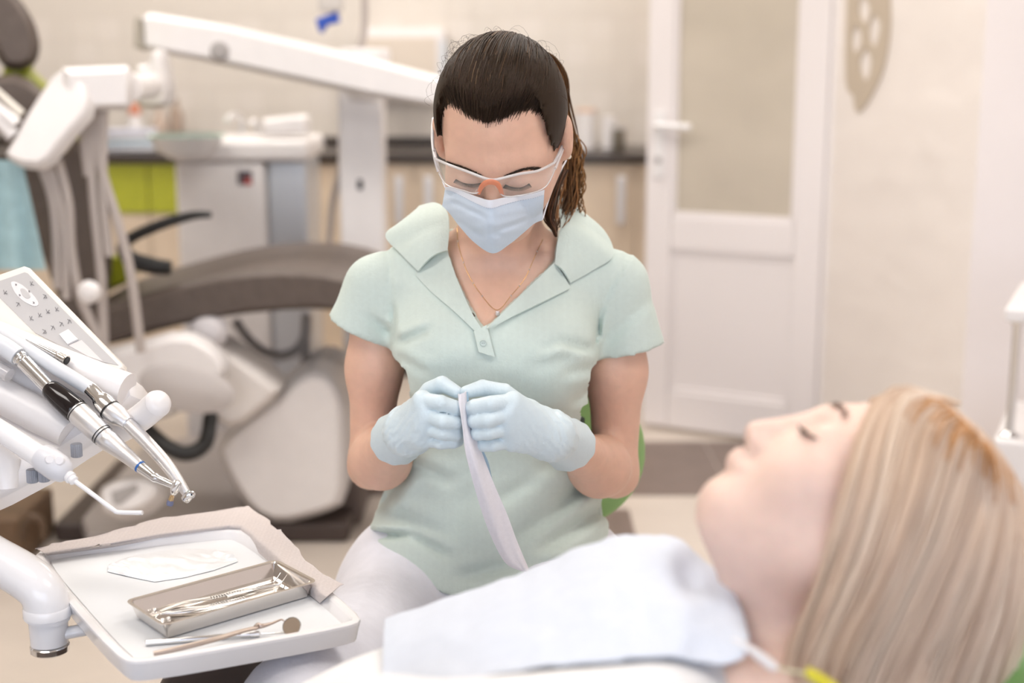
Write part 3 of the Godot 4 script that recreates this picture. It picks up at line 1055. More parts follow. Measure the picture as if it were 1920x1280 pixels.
	part(u, "spout", tube(curve([pz(452, 252, uz + 0.1), pz(454, 225, uz + 0.1), pz(440, 214, uz + 0.05), pz(425, 224, uz)], 5), 0.009, 8), M.satin)
	part(u, "spout", tube(curve([pz(482, 252, uz + 0.1), pz(484, 235, uz + 0.1), pz(478, 226, uz + 0.05), pz(470, 232, uz + 0.03)], 5), 0.007, 8), M.satin)
	# brown low cupboard at the left
	var br := thing("low_cupboard", "low brown wooden box on the floor beside the grey foot plate", "cupboard", Vector3(py(20, 1060, 0).x, 0, -3.45))
	part(br, "body", box2(Vector3(-1.75, 0.0, -3.7), Vector3(py(92, 1050, 0).x - 0.05, 0.13, -3.42), 0.01), M.brown)
	part(br, "pull", tube(curve([pz(40, 1010, 3.40), pz(45, 978, 3.395), pz(60, 968, 3.39), pz(78, 978, 3.395), pz(82, 1010, 3.40)], 5), 0.01, 8), mat(rgb(92, 72, 54), 0.5))

func near_unit() -> void:
	var bo := pz(120, 760, 1.70)
	var bn := Vector3(-0.05, 0.6, 0.8).normalized()
	var t := thing("instrument_unit", "white dental instrument unit with control panel and handpieces on holders", "dental unit", Vector3(-1.1, 0, -1.9))
	# the unit stands on a column outside the frame
	part(t, "column", box2(Vector3(-1.22, 0.04, -2.0), Vector3(-1.06, 0.98, -1.84), 0.02), M.white)
	part(t, "foot", box2(Vector3(-1.32, 0.0, -2.1), Vector3(-0.96, 0.045, -1.74), 0.015), M.white)
	part(t, "carrier_arm", tube(curve([Vector3(-1.14, 0.93, -1.92), Vector3(-1.0, 0.9, -1.86), Vector3(-0.76, 0.86, -1.8)], 5), 0.035, 16), M.white)
	part(t, "body", plate([[-170, 545], [0, 598], [110, 638], [240, 700], [262, 716], [266, 744], [228, 788], [150, 835], [75, 885], [0, 925], [-170, 1000]], bo, bn, 0.055, 0.014), M.white, "white moulded body")
	var on := func(u: float, v: float, off: float) -> Vector3:
		return pn(u, v, bo + bn * off, bn)
	part(t, "ridge", tube([on.call(-120, 592, 0.006), on.call(0, 638, 0.006), on.call(120, 690, 0.006), on.call(238, 732, 0.005)], [0.022, 0.023, 0.024, 0.022], 20), M.white)
	part(t, "ridge", tube([on.call(-120, 690, 0.004), on.call(0, 740, 0.004), on.call(80, 782, 0.004), on.call(128, 812, 0.002)], [0.022, 0.022, 0.022, 0.018], 20), M.white)
	part(t, "ridge", tube([on.call(-120, 800, 0.002), on.call(-30, 850, 0.002), on.call(12, 880, 0.002), on.call(14, 915, -0.008)], [0.024, 0.024, 0.02, 0.012], 20), M.white)
	part(t, "grip", tube(curve([pz(195, 820, 1.70), pz(255, 789, 1.67), pz(296, 756, 1.64)], 6), [0.0165, 0.0165, 0.0165, 0.0165, 0.0165], 24).add(lathe([Vector2(0.0165, 0), Vector2(0.0145, 0.006), Vector2(0.009, 0.01), Vector2(0, 0.011)], pz(296, 756, 1.64), pz(296, 756, 1.64) - pz(255, 789, 1.67), 24)), M.white)
	for k in [[143, 836, 1.62], [60, 884, 1.60], [82, 882, 1.595]]:
		var a := pz(k[0], k[1], k[2])
		var kn := MB.new()
		var pr := []
		for j in 40:
			var an := TAU * j / 40
			pr.append(Vector2(cos(an), sin(an)) * (0.0068 if j % 2 else 0.0061))
		kn = prism(pr, 0.016, a - Vector3(0, 0.013, 0), Basis(Vector3.RIGHT, Vector3.FORWARD, Vector3.UP), 0.0008)
		part(t, "knob", kn, mat(rgb(150, 152, 160), 0.5), "fluted grey knob")
	# control panel
	var pno := pz(100, 590, 1.77)
	var pnn := Vector3(-0.12, 0.62, 0.78).normalized()
	var pnl := part(t, "control_panel", plate([[-150, 565], [-60, 531], [0, 512], [44, 497], [55, 501], [140, 588], [232, 682], [231, 690], [215, 699], [120, 670], [-150, 640]], pno, pnn, 0.014, 0.003), mat(rgb(236, 230, 222), 0.4))
	part(pnl, "keypad", plate([[-150, 585], [-60, 547], [0, 526], [46, 510], [52, 512], [136, 598], [222, 684], [160, 672], [66, 624], [0, 558], [-150, 610]], pno + pnn * 0.0012, pnn, 0.0014, 0.0002), mat(rgb(190, 187, 186), 0.4), "grey membrane keypad")
	var ring := []
	for e in [[20, 528], [28, 527], [44, 535], [62, 552], [72, 566], [71, 573], [62, 574], [44, 565], [30, 552], [22, 538]]:
		ring.append(e)
	part(pnl, "jog_ring", plate(ring, pno + pnn * 0.002, pnn, 0.001, 0.0002, 1), mat(rgb(228, 224, 224), 0.35))
	part(pnl, "jog_centre", plate([[37, 541], [44, 540], [54, 549], [58, 557], [50, 560], [42, 554]], pno + pnn * 0.0026, pnn, 0.001, 0.0002, 1), mat(rgb(194, 191, 190), 0.35))
	part(pnl, "white_key", plate([[110, 626], [128, 616], [146, 635], [126, 645]], pno + pnn * 0.0042, pnn, 0.003, 0.0005), mat(rgb(236, 234, 234), 0.3))
	part(pnl, "lower_key", plate([[128, 647], [153, 637], [193, 677], [165, 668]], pno + pnn * 0.002, pnn, 0.001, 0.0002), mat(rgb(222, 214, 212), 0.35))
	var ink := mat(rgb(120, 118, 120), 0.6)
	var kk := 0
	for e in [[10, 547], [34, 570], [59, 596], [83, 621], [75, 590], [99, 614], [90, 583], [115, 607], [60, 531], [84, 555], [107, 579], [130, 602], [30, 533], [37, 553], [55, 546], [63, 567]]:
		var o: Vector3 = pn(e[0], e[1], pno + pnn * 0.0024, pnn)
		var ex: Vector3 = (pn(e[0] + 10, e[1] + 9.5, pno + pnn * 0.0024, pnn) - o).normalized()
		var ey := pnn.cross(ex).normalized()
		var s := 0.0042 if kk < 12 else 0.0018
		var g := MB.new()
		g.add(tube([o - ex * s, o + ey * s * 0.35 * (1 if kk % 2 else -1), o + ex * s], 0.00035, 5))
		g.add(tube([o - ey * s * 0.8 + ex * s * 0.3, o + ey * s * 0.5 - ex * s * 0.2 * (kk % 3)], 0.00035, 5))
		if kk % 3 == 0:
			g.add(tube([o + ex * s * 0.4 - ey * s * 0.4, o + ex * s * 0.9 - ey * s * 0.1], 0.00035, 5))
		part(pnl, "key_symbol", g, ink)
		kk += 1
	# ---- handpieces, each resting in its holder
	var hose := mat(rgb(214, 216, 220), 0.4)
	# micromotor with contra-angle
	var h := thing("micromotor_handpiece", "silver handpiece with black sleeve and blue ring", "handpiece", pz(150, 775, 1.64))
	part(h, "hose", tube(curve([pz(-150, 590, 1.75), pz(-60, 618, 1.72), pz(0, 645, 1.695), pz(34, 668, 1.685)], 6), 0.0115, 16), hose)
	var A := pz(34, 668, 1.685)
	var Bq := pz(93, 728, 1.665)
	part(h, "coupling", rod(A, Bq, [[0.0, 0.0085], [0.02, 0.0098], [0.08, 0.0098], [0.1, 0.0085], [0.16, 0.0085], [0.18, 0.0095], [0.95, 0.0088], [1.0, 0.0088]], 28), M.chrome)
	var C := pz(143, 770, 1.648)
	part(h, "sleeve", rod(Bq - (C - Bq) * 0.06, C, [[0.0, 0.0088], [0.05, 0.0112], [0.15, 0.0126], [0.5, 0.0142], [0.97, 0.015], [1.0, 0.0145]], 28), mat(rgb(24, 17, 18), 0.12), "glossy black sleeve")
	var D := pz(199, 822, 1.628)
	var mt := part(h, "motor", rod(C, D, [[0.0, 0.0136], [0.06, 0.0138], [0.1, 0.0142], [0.6, 0.0139], [0.9, 0.0126], [1.0, 0.0122]], 32), M.satin)
	for f in [0.05, 0.83, 0.9]:
		var cc := C.lerp(D, f)
		part(mt, "black_line", lathe([Vector2(0.0132, -0.0006), Vector2(lerpf(0.0143, 0.0131, f), -0.0006), Vector2(lerpf(0.0143, 0.0131, f), 0.0006), Vector2(0.0132, 0.0006)], cc, D - C, 32), M.black)
	var E := pz(263, 875, 1.602)
	part(h, "contra_angle", rod(D, E, [[0.0, 0.0122], [0.12, 0.0128], [0.16, 0.0122], [0.5, 0.0095], [1.0, 0.0072]], 28), M.satin)
	part(h, "blue_ring", lathe([Vector2(0.0068, -0.0013), Vector2(0.0076, -0.0013), Vector2(0.0074, 0.0013), Vector2(0.0068, 0.0013)], E, E - D, 28), mat(rgb(40, 96, 165), 0.35))
	var G := pz(288, 894, 1.592)
	var Hh := pz(325, 910, 1.578)
	part(h, "neck", rod(E, G, [[0.0, 0.0072], [0.5, 0.0064], [0.95, 0.0052], [1.0, 0.005]], 24).add(rod(G, Hh, [[0.0, 0.0056], [0.15, 0.0056], [0.2, 0.0046], [1.0, 0.0038]], 20)), M.chrome)
	var h0 := pz(334, 902, 1.575)
	var h1 := pz(324, 926, 1.575)
	part(h, "head", rod(h0, h1, [[0.0, 0.0034], [0.06, 0.005], [0.2, 0.0055], [0.7, 0.0052], [0.9, 0.004], [1.0, 0.003]], 24), M.chrome)
	var h2 := pz(320, 938, 1.575)
	part(h, "brush_shaft", rod(h1, h2, [[0.0, 0.0016], [0.3, 0.0016], [0.32, 0.0026], [1.0, 0.003]], 14), mat(rgb(206, 180, 140), 0.2, 1.0))
	part(h, "brush", rod(h2, pz(318, 947, 1.575), [[0.0, 0.0034], [0.6, 0.0042], [1.0, 0.0036]], 14), mat(rgb(110, 114, 140), 0.8))
	# turbine
	var tb := thing("turbine_handpiece", "slim silver turbine handpiece on a pale grey hose", "handpiece", pz(200, 770, 1.66))
	part(tb, "hose", tube(curve([pz(-150, 545, 1.78), pz(-60, 585, 1.75), pz(27, 640, 1.715), pz(100, 686, 1.69), pz(172, 731, 1.67)], 6), 0.0088, 16), hose)
	var a0 := pz(168, 728, 1.672)
	var a1 := pz(206, 768, 1.655)
	part(tb, "coupling", rod(a0, a1, [[0.0, 0.0088], [0.05, 0.0094], [0.45, 0.0098], [0.5, 0.0112], [0.7, 0.013], [1.0, 0.013]], 28), M.chrome)
	part(tb, "black_ring", lathe([Vector2(0.012, -0.0012), Vector2(0.0134, -0.0012), Vector2(0.0134, 0.0012), Vector2(0.012, 0.0012)], a1, a1 - a0, 28), M.black)
	var a2 := pz(240, 794, 1.64)
	part(tb, "nut", rod(a1, a2, [[0.0, 0.0126], [0.5, 0.0124], [0.7, 0.0095], [0.95, 0.0088], [1.0, 0.008]], 28), M.satin)
	part(tb, "barrel", tube(curve([pz(228, 783, 1.646), pz(270, 824, 1.63), pz(310, 868, 1.612), pz(336, 904, 1.6), pz(350, 925, 1.595)], 6), [0.0072, 0.0082, 0.008, 0.0074, 0.0062, 0.0048], 24), M.satin)
	part(tb, "head", rod(pz(346, 938, 1.59), pz(357, 924, 1.588), [[0.0, 0.0035], [0.1, 0.0052], [0.8, 0.0058], [1.0, 0.0045]], 22), M.chrome)
	part(tb, "chuck", lathe([Vector2(0, 0.0012), Vector2(0.003, 0.001), Vector2(0.0045, 0)], pz(359, 927, 1.584), Vector3(0.35, 0.25, 1), 18), M.chrome)
	part(tb, "chuck_hole", cyl(pz(359, 927, 1.583), pz(359, 927, 1.5818), 0.0013, 12), M.black)
	# air water syringe
	var sy := thing("air_water_syringe", "white three-way syringe with two round buttons and bent tip", "syringe", pz(90, 860, 1.58))
	part(sy, "grip", rod(pz(-110, 735, 1.66), pz(84, 862, 1.585), [[0.0, 0.011], [0.6, 0.0125], [0.93, 0.0128], [1.0, 0.0145]], 24), M.white_gloss)
	part(sy, "valve_block", rod(pz(76, 854, 1.588), pz(128, 890, 1.572), [[0.0, 0.0145], [0.15, 0.0165], [0.65, 0.0165], [0.9, 0.0125], [1.0, 0.007]], 24), mat(rgb(214, 214, 218), 0.3))
	for e in [[94, 862], [112, 864]]:
		part(sy, "button", lathe([Vector2(0, 0.0035), Vector2(0.0045, 0.0035), Vector2(0.0058, 0.002), Vector2(0.0058, -0.004)], pz(e[0], e[1], 1.5695), Vector3(0.1, 0.5, 0.85), 20), mat(rgb(228, 226, 228), 0.3))
	part(sy, "nozzle", rod(pz(122, 886, 1.574), pz(141, 903, 1.566), [[0.0, 0.0075], [0.15, 0.008], [0.3, 0.006], [0.4, 0.0072], [0.6, 0.0072], [0.65, 0.0055], [0.9, 0.0058], [1.0, 0.0035]], 20), M.white_gloss)
	part(sy, "tip", tube(curve([pz(138, 900, 1.567), pz(180, 931, 1.556), pz(212, 955, 1.548), pz(224, 960, 1.546), pz(267, 961, 1.54)], 5), [0.0028, 0.0026, 0.0025, 0.0025, 0.0025], 12), M.white_gloss)
	# spare metal coupling and clear hose in the holder
	var sp := thing("spare_coupling", "thin chrome coupling tip lying on the white holder ridge", "coupling", pz(95, 660, 1.715))
	part(sp, "tube", rod(on.call(50, 636, 0.038), on.call(110, 668, 0.038), [[0.0, 0.002], [0.6, 0.004], [1.0, 0.0045]], 16), M.chrome)
	part(sp, "collar", rod(on.call(107, 666, 0.038), on.call(125, 676, 0.038), [[0.0, 0.0046], [0.2, 0.0056], [0.4, 0.005], [0.6, 0.006], [0.8, 0.0052], [1.0, 0.0066]], 18), M.steel)
	part(sp, "bore", cyl(on.call(125.2, 676.2, 0.038), on.call(126.2, 676.8, 0.038), 0.0052, 16), M.black)
	var cl := mat(rgb(226, 222, 222), 0.1)
	cl.transparency = BaseMaterial3D.TRANSPARENCY_ALPHA
	cl.albedo_color.a = 0.35
	solo("clear_hose", tube(curve([on.call(-110, 640, 0.04), on.call(-40, 672, 0.04), on.call(18, 704, 0.038)], 5), 0.009, 14), cl, "short clear plastic hose end beside the black sleeved handpiece", "hose")

func tray_table() -> void:
	var y := 0.65
	var rim := []
	for e in [[58, 1046], [80, 1026], [430, 986], [478, 997], [682, 1152], [667, 1172], [272, 1241], [219, 1235]]:
		rim.append(py(e[0], e[1], y))
	rim = round_loop(rim, 2)
	var t := thing("instrument_table", "white plastic instrument tray table on a white swing arm", "instrument table", py(370, 1110, 0.62))
	var l0 := inset(rim, 0.012, y - 0.026)
	var l1 := inset(rim, 0.006, y - 0.025)
	var l2 := inset(rim, 0.001, y - 0.004)
	var l3 := inset(rim, 0.001, y - 0.001)
	var l4 := inset(rim, 0.003, y)
	var l5 := inset(rim, 0.009, y)
	var l6 := inset(rim, 0.0115, y - 0.002)
	var l7 := inset(rim, 0.018, y - 0.011)
	part(t, "tray", bands([l0, l1, l2, l3, l4, l5, l6, l7], true, true), M.white_gloss)
	var pst := pz(88, 1130, 1.56)
	part(t, "arm", tube(curve([pz(-330, 860, 1.72), pz(-150, 960, 1.65), pz(-30, 1036, 1.6), pz(40, 1076, 1.575), pz(76, 1105, 1.563), pz(88, 1135, 1.56), pz(88, 1158, 1.56)], 8), 0.0262, 28), M.white_gloss)
	var p1 := Vector3(pst.x, pz(88, 1156, 1.56).y, pst.z)
	part(t, "post", lathe([Vector2(0.0262, 0.012), Vector2(0.0275, 0.01), Vector2(0.0275, 0.0), Vector2(0.0225, -0.003), Vector2(0.0215, -0.03), Vector2(0.0215, -0.034), Vector2(0, -0.034)], p1 + Vector3(0, 0.002, 0), Vector3.UP, 32), M.white_gloss)
	part(t, "end_ring", lathe([Vector2(0, -0.043), Vector2(0.0205, -0.043), Vector2(0.0225, -0.041), Vector2(0.0225, -0.035), Vector2(0.02, -0.033)], p1, Vector3.UP, 32), M.chrome)
	part(t, "bracket", tube([p1 + Vector3(0.01, -0.022, 0), p1 + Vector3(0.06, -0.016, -0.01), py(200, 1160, y - 0.036)], 0.009, 14, 0.8), M.white_gloss)
	part(t, "bracket_plate", rbox(py(330, 1120, y - 0.035), Vector3(0.2, 0.016, 0.12), 0.005), M.white)
	part(t, "arm_column", cyl(Vector3(-1.02, 0.0, -1.62), Vector3(-1.02, 0.85, -1.62), 0.03, 20), M.white)
	part(t, "arm_sleeve", tube([pz(-330, 860, 1.72), Vector3(-1.02, 0.82, -1.62)], 0.024, 16), M.white)
	# crepe paper under the lining, sticking out past the far and right rims
	var rng := RandomNumberGenerator.new()
	rng.seed = 7
	var po := [[66, 1027], [100, 1020], [140, 1012], [200, 999], [250, 985], [290, 974], [350, 967], [430, 955], [468, 949], [498, 968], [516, 990], [530, 996], [552, 1022], [575, 1052], [605, 1076], [642, 1094]]
	var pi := [[92, 1042], [110, 1040], [150, 1035], [210, 1028], [255, 1022], [295, 1016], [355, 1008], [425, 1000], [445, 1003], [462, 1015], [476, 1028], [490, 1040], [508, 1055], [530, 1075], [560, 1098], [600, 1130]]
	var g := []
	var fn := FastNoiseLite.new()
	fn.seed = 11
	fn.frequency = 0.09
	for k in 46:
		var f := k / 45.0 * (po.size() - 1)
		var j := mini(int(f), po.size() - 2)
		var w := f - j
		var row := []
		for r in 9:
			var s := r / 8.0
			var u := lerpf(lerpf(pi[j][0], pi[j + 1][0], w), lerpf(po[j][0], po[j + 1][0], w), s)
			var v := lerpf(lerpf(pi[j][1], pi[j + 1][1], w), lerpf(po[j][1], po[j + 1][1], w), s)
			if r == 8:
				u += rng.randf_range(-3, 3)
				v += rng.randf_range(-2, 2)
			var yy := y + 0.0022 + 0.004 * s + 0.0022 * fn.get_noise_2d(u, v) * (0.3 + s)
			if s < 0.3:
				yy = y - 0.009 + (0.0112 + 0.0012) * smoothstep(0.0, 0.3, s)
			row.append(py(u, v, yy))
		g.append(row)
	solo("crepe_paper", sheet(g, 0.0006), mat(rgb(209, 199, 195), 0.9, 0.0, 0.06, 60.0, 0.6), "beige crepe paper sticking out past the tray rim", "paper")
	# white lining on the tray floor
	var l8 := inset(rim, 0.0195, y - 0.0098)
	var lin := bands([inset(rim, 0.0195, y - 0.0105), l8], false, false)
	var lm := MB.new()
	var nl := l8.size()
	var ctr := Vector3.ZERO
	for p in l8:
		ctr += p / nl
	for r in 13:
		for k in nl:
			var p: Vector3 = ctr.lerp(l8[k], r / 12.0)
			p.y = y - 0.0098 + 0.0005 * fn.get_noise_2d(p.x * 900, p.z * 900)
			lm.vert(p, Vector3.UP)
	for r in 12:
		for k in nl:
			lm.quad(r * nl + k, r * nl + (k + 1) % nl, (r + 1) * nl + (k + 1) % nl, (r + 1) * nl + k)
	for k in nl:
		var e := lm.n[k]
	lin.add(lm)
	solo("tray_napkin", lin, mat(rgb(222, 224, 226), 0.85), "white paper napkin lining the instrument tray", "napkin")
	# crumpled clear pouch
	g = []
	var top := [[204, 1058], [240, 1044], [290, 1034], [340, 1028], [396, 1029], [430, 1033]]
	var bot := [[202, 1071], [250, 1082], [290, 1090], [345, 1082], [402, 1068], [446, 1052]]
	for k in 26:
		var f := k / 25.0 * 5.0
		var j := mini(int(f), 4)
		var row := []
		for r in 12:
			var s := r / 11.0
			var u := lerpf(lerpf(top[j][0], top[j + 1][0], f - j), lerpf(bot[j][0], bot[j + 1][0], f - j), s)
			var v := lerpf(lerpf(top[j][1], top[j + 1][1], f - j), lerpf(bot[j][1], bot[j + 1][1], f - j), s)
			row.append(py(u, v, y - 0.0086) + Vector3(0, 0.009 * absf(fn.get_noise_2d(u * 0.35, v * 1.0)) * (1.0 - pow(absf(s * 2 - 1), 4.0)), 0))
		g.append(row)
	var film := mat(rgb(226, 227, 228), 0.28)
	solo("plastic_pouch", sheet(g, 0.0005), film, "crumpled glossy white pouch on the white napkin", "pouch")
	# steel dish
	var ys := y + 0.012
	var L := py(233, 1125, ys)
	var Bc := py(518, 1048, ys)
	var R := py(597, 1089, ys)
	var Fc := L + R - Bc
	var rect := [L, Bc, R, Fc]
	var rl := []
	for k in 4:
		var p0: Vector3 = rect[(k + 3) % 4]
		var p1r: Vector3 = rect[k]
		var p2: Vector3 = rect[(k + 1) % 4]
		var da := (p0 - p1r).normalized()
		var dc := (p2 - p1r).normalized()
		for j in 7:
			var s := j / 6.0
			var r := 0.012
			rl.append((p1r + da * r).lerp(p1r, s).lerp(p1r.lerp(p1r + dc * r, s), s))
	var dish := thing("steel_dish", "shallow rectangular steel instrument dish on the white napkin", "dish", (L + R) * 0.5 - Vector3(0, 0.022, 0))
	part(dish, "pan", bands([inset(rl, 0.012, ys - 0.0205), inset(rl, 0.0095, ys - 0.0195), inset(rl, 0.0035, ys - 0.002), inset(rl, 0.0, ys - 0.0008), inset(rl, 0.0, ys), inset(rl, 0.004, ys), inset(rl, 0.0055, ys - 0.0015), inset(rl, 0.0115, ys - 0.016), inset(rl, 0.014, ys - 0.0185), inset(rl, 0.018, ys - 0.0195)], true, true), mat(rgb(226, 221, 216), 0.14, 1.0))
	# instruments in the dish
	var yd := ys - 0.0165
	var tw := thing("tweezers", "steel tweezers with ribbed grips in the steel dish", "tweezers", py(400, 1120, yd))
	for k in 2:
		var off := 0.004 * k
		var pts := []
		for e in [[300, 1146], [318, 1138], [350, 1128], [395, 1121], [462, 1106], [495, 1101], [520, 1098], [532, 1086]]:
			pts.append(py(e[0], e[1] + k * 14 * clampf((e[0] - 300) / 60.0, 0, 1) * clampf((540 - e[0]) / 120.0, 0, 1), yd + 0.002 + (0.004 if k == 0 else 0.0)))
		part(tw, "arm", tube(curve(pts, 5), [0.002, 0.003, 0.0042, 0.0048, 0.0048, 0.003, 0.0018, 0.0012, 0.0008], 10, 0.35), M.steel)
		for j in 13:
			var c0 := py(398 + j * 5.0, 1120 - j * 1.15 + k * 14, yd + 0.002 + (0.005 if k == 0 else 0.001) + 0.0012)
			var ax := (py(462, 1106, yd) - py(395, 1121, yd)).normalized()
			part(tw, "grip_rib", rbox(c0, Vector3(0.0011, 0.0014, 0.009), 0.0004, Basis(Vector3.UP, atan2(-ax.z, ax.x)), 1), M.chrome)
	var pb := thing("ball_probe", "thin steel probe with small ball ends in the steel dish", "probe", py(330, 1135, yd))
	part(pb, "handle", tube(curve([py(310, 1150, yd + 0.003), py(360, 1146, yd + 0.003), py(430, 1132, yd + 0.003), py(470, 1122, yd + 0.003)], 5), [0.0014, 0.0026, 0.0028, 0.0026, 0.0012], 10), M.chrome)
	part(pb, "hook", tube(curve([py(310, 1150, yd + 0.003), py(298, 1152, yd + 0.003), py(293, 1160, yd + 0.003), py(304, 1166, yd + 0.003)], 5), 0.0012, 8), M.chrome)
	for e in [[278, 1139], [290, 1144], [305, 1163], [316, 1160]]:
		part(pb, "ball", rbox(py(e[0], e[1], yd + 0.002), Vector3.ONE * 0.006, 0.003, Basis.IDENTITY, 4), M.chrome)
	var ex := thing("hooked_explorer", "thin steel explorer with a bent tip leaning in the dish corner", "probe", py(500, 1098, yd))
	part(ex, "shank", tube(curve([py(425, 1118, yd + 0.006), py(470, 1106, yd + 0.008), py(520, 1096, yd + 0.01), py(528, 1092, yd + 0.012), py(538, 1078, yd + 0.014)], 5), [0.0022, 0.0016, 0.0012, 0.0009, 0.0006], 8), M.chrome)
	part(ex, "shank_end", tube(curve([py(512, 1092, yd + 0.006), py(519, 1085, yd + 0.008), py(526, 1074, yd + 0.012)], 4), [0.001, 0.0008, 0.0006], 8), M.chrome)
	# mirror and scaler lying on the napkin
	var yn := y - 0.006
	var mi := thing("dental_mirror", "silver dental mirror with a round glass lying on the napkin", "dental mirror", py(420, 1195, yn))
	part(mi, "handle", rod(py(273, 1205, yn), py(452, 1190, yn), [[0.0, 0.0028], [0.01, 0.0032], [0.85, 0.003], [0.87, 0.0025], [1.0, 0.0025]], 16), M.chrome)
	part(mi, "ferrule", rod(py(450, 1190, yn), py(488, 1188, yn), [[0.0, 0.0025], [0.1, 0.003], [0.5, 0.003], [0.52, 0.0034], [0.95, 0.0034], [1.0, 0.0016]], 16), M.satin)
	part(mi, "stem", tube([py(486, 1188, yn), py(515, 1187, yn + 0.001), py(534, 1186, yn + 0.004)], 0.0011, 8), M.chrome)
	var mc := py(547, 1174, yn + 0.009)
	var mn := Vector3(-0.15, 0.62, 0.78)
	var mh := part(mi, "mirror_head", lathe([Vector2(0, -0.0015), Vector2(0.0098, -0.0012), Vector2(0.0108, 0), Vector2(0.0105, 0.001), Vector2(0.0098, 0.001)], mc, mn, 32), M.chrome)
	part(mh, "glass", lathe([Vector2(0.0098, 0.0006), Vector2(0, 0.0006)], mc, mn, 32), mat(rgb(222, 208, 192), 0.06, 1.0))
	var sc := thing("hand_scaler", "brushed steel scaler with a hooked tip crossing the mirror handle", "scaler", py(400, 1195, yn))
	part(sc, "handle", tube(curve([py(288, 1225, yn), py(340, 1214, yn + 0.003), py(400, 1199, yn + 0.006), py(450, 1184, yn + 0.0075), py(482, 1176, yn + 0.008)], 5), [0.0032, 0.0036, 0.0036, 0.0034, 0.003, 0.0026], 12, 0.8), mat(rgb(178, 164, 154), 0.35, 1.0))
	part(sc, "tip", tube(curve([py(478, 1177, yn + 0.008), py(484, 1173, yn + 0.008), py(492, 1173, yn + 0.008), py(510, 1168, yn + 0.0085), py(522, 1163, yn + 0.009), py(528, 1161, yn + 0.009), py(533, 1164, yn + 0.0085)], 5), [0.0028, 0.0038, 0.0026, 0.0015, 0.0012, 0.001, 0.0006], 10), mat(rgb(176, 160, 150), 0.3, 1.0))

func patient_chair() -> void:
	var t := thing("treatment_chair", "brown treatment chair with green headrest edge under the lying patient", "dental chair", Vector3(-0.2, 0, -1.13))
	var b := Basis(Vector3(0, 0, 1), deg_to_rad(19))
	part(t, "backrest", rbox(Vector3(0.12, 0.60, -1.13), Vector3(0.72, 0.09, 0.46), 0.04, b, 4), M.leather)
	part(t, "seat", rbox(Vector3(-0.55, 0.45, -1.13), Vector3(0.75, 0.1, 0.5), 0.04, Basis.IDENTITY, 4), M.leather)
	part(t, "leg_rest", rbox(Vector3(-1.2, 0.43, -1.13), Vector3(0.62, 0.08, 0.44), 0.035, Basis(Vector3(0, 0, 1), deg_to_rad(6)), 4), M.leather)
	part(t, "armrest", rbox(Vector3(-0.345, 0.545, -1.6), Vector3(0.13, 0.05, 0.34), 0.02, Basis.IDENTITY, 3), mat(rgb(92, 78, 74), 0.5), "dark brown armrest pad")
	part(t, "armrest_post", tube([Vector3(-0.345, 0.53, -1.5), Vector3(-0.4, 0.46, -1.36)], 0.02, 12), M.grey)
	part(t, "headrest", rbox(Vector3(0.39, 0.735, -1.14), Vector3(0.17, 0.06, 0.24), 0.028, Basis(Vector3(0, 0, 1), deg_to_rad(14)), 4), mat(rgb(116, 160, 96), 0.5))
	part(t, "headrest_bar", tube([Vector3(0.36, 0.70, -1.14), Vector3(0.44, 0.72, -1.1), Vector3(0.47, 0.745, -1.04)], 0.012, 12), M.chrome)
	part(t, "headrest_knob", cyl(Vector3(0.395, 0.745, -1.02), Vector3(0.395, 0.745, -0.985), 0.02, 18, 0.004), M.black)
	part(t, "lift_column", box2(Vector3(-0.6, 0.06, -1.25), Vector3(-0.35, 0.42, -1.01), 0.03), M.white)
	part(t, "base", box2(Vector3(-0.95, 0.0, -1.36), Vector3(0.05, 0.06, -0.9), 0.02), M.white)

# ------------------------------------------------------------------ the dentist
func proj(p: Vector3) -> Vector2:
	var d := p - EYE
	var c := cos(PITCH)
	var s := sin(PITCH)
	var depth := -d.y * s - d.z * c
	return Vector2(960.0 + F * d.x / depth, 640.0 - F * (d.y * c - d.z * s) / depth)

var tor := []
var shL: Vector3
var shR: Vector3
var elL: Vector3
var elR: Vector3
var wrL: Vector3
var wrR: Vector3
var hemL: Vector3
var hemR: Vector3
var hemLn: Vector3
var hemRn: Vector3
var nk0: Vector3
var nk1: Vector3
var HO: Vector3
var HB: Basis
var HBi: Basis
var bustL: Vector3
var bustR: Vector3
const CREASES := [
	[745, 642, 805, 618, 8, 2.6], [744, 668, 800, 700, 9, 2.0], [1112, 655, 1048, 640, 9, 3.2], [1048, 640, 1015, 655, 9, 2.2], [1110, 690, 1060, 700, 10, 2.0], [1108, 730, 1075, 755, 9, 1.6],
	[724, 448, 735, 560, 5, 1.3], [735, 560, 743, 645, 5, 1.6], [1186, 462, 1130, 570, 5, 1.2], [1130, 570, 1115, 655, 5, 1.6],
	[690, 590, 732, 625, 8, 1.6], [1215, 560, 1140, 640, 12, 1.4],
	[1128, 880, 1040, 960, 15, 5.0], [1040, 960, 960, 1015, 17, 3.6], [1135, 950, 1010, 1030, 15, 4.2], [1010, 1030, 900, 1062, 18, 3.0], [1110, 850, 1010, 880, 14, 2.6],
	[694, 1000, 770, 1003, 7, 4.6], [770, 1003, 845, 1042, 9, 4.0], [725, 955, 820, 1000, 13, 2.6], [770, 880, 715, 950, 12, 3.0], [770, 868, 850, 905, 12, 2.6], [860, 1080, 960, 1062, 12, 3.4], [960, 1062, 1060, 1060, 12, 2.4],
	[742, 740, 790, 770, 10, 2.0], [1104, 800, 1050, 820, 10, 2.0], [820, 700, 905, 690, 20, 1.2], [1000, 690, 1070, 668, 16, 1.6], [880, 920, 860, 1000, 18, 2.2], [1000, 900, 930, 940, 16, 2.2],
]
const NECK_L := [[380, 840], [402, 838], [450, 832], [515, 852], [560, 873], [618, 906], [625, 906]]
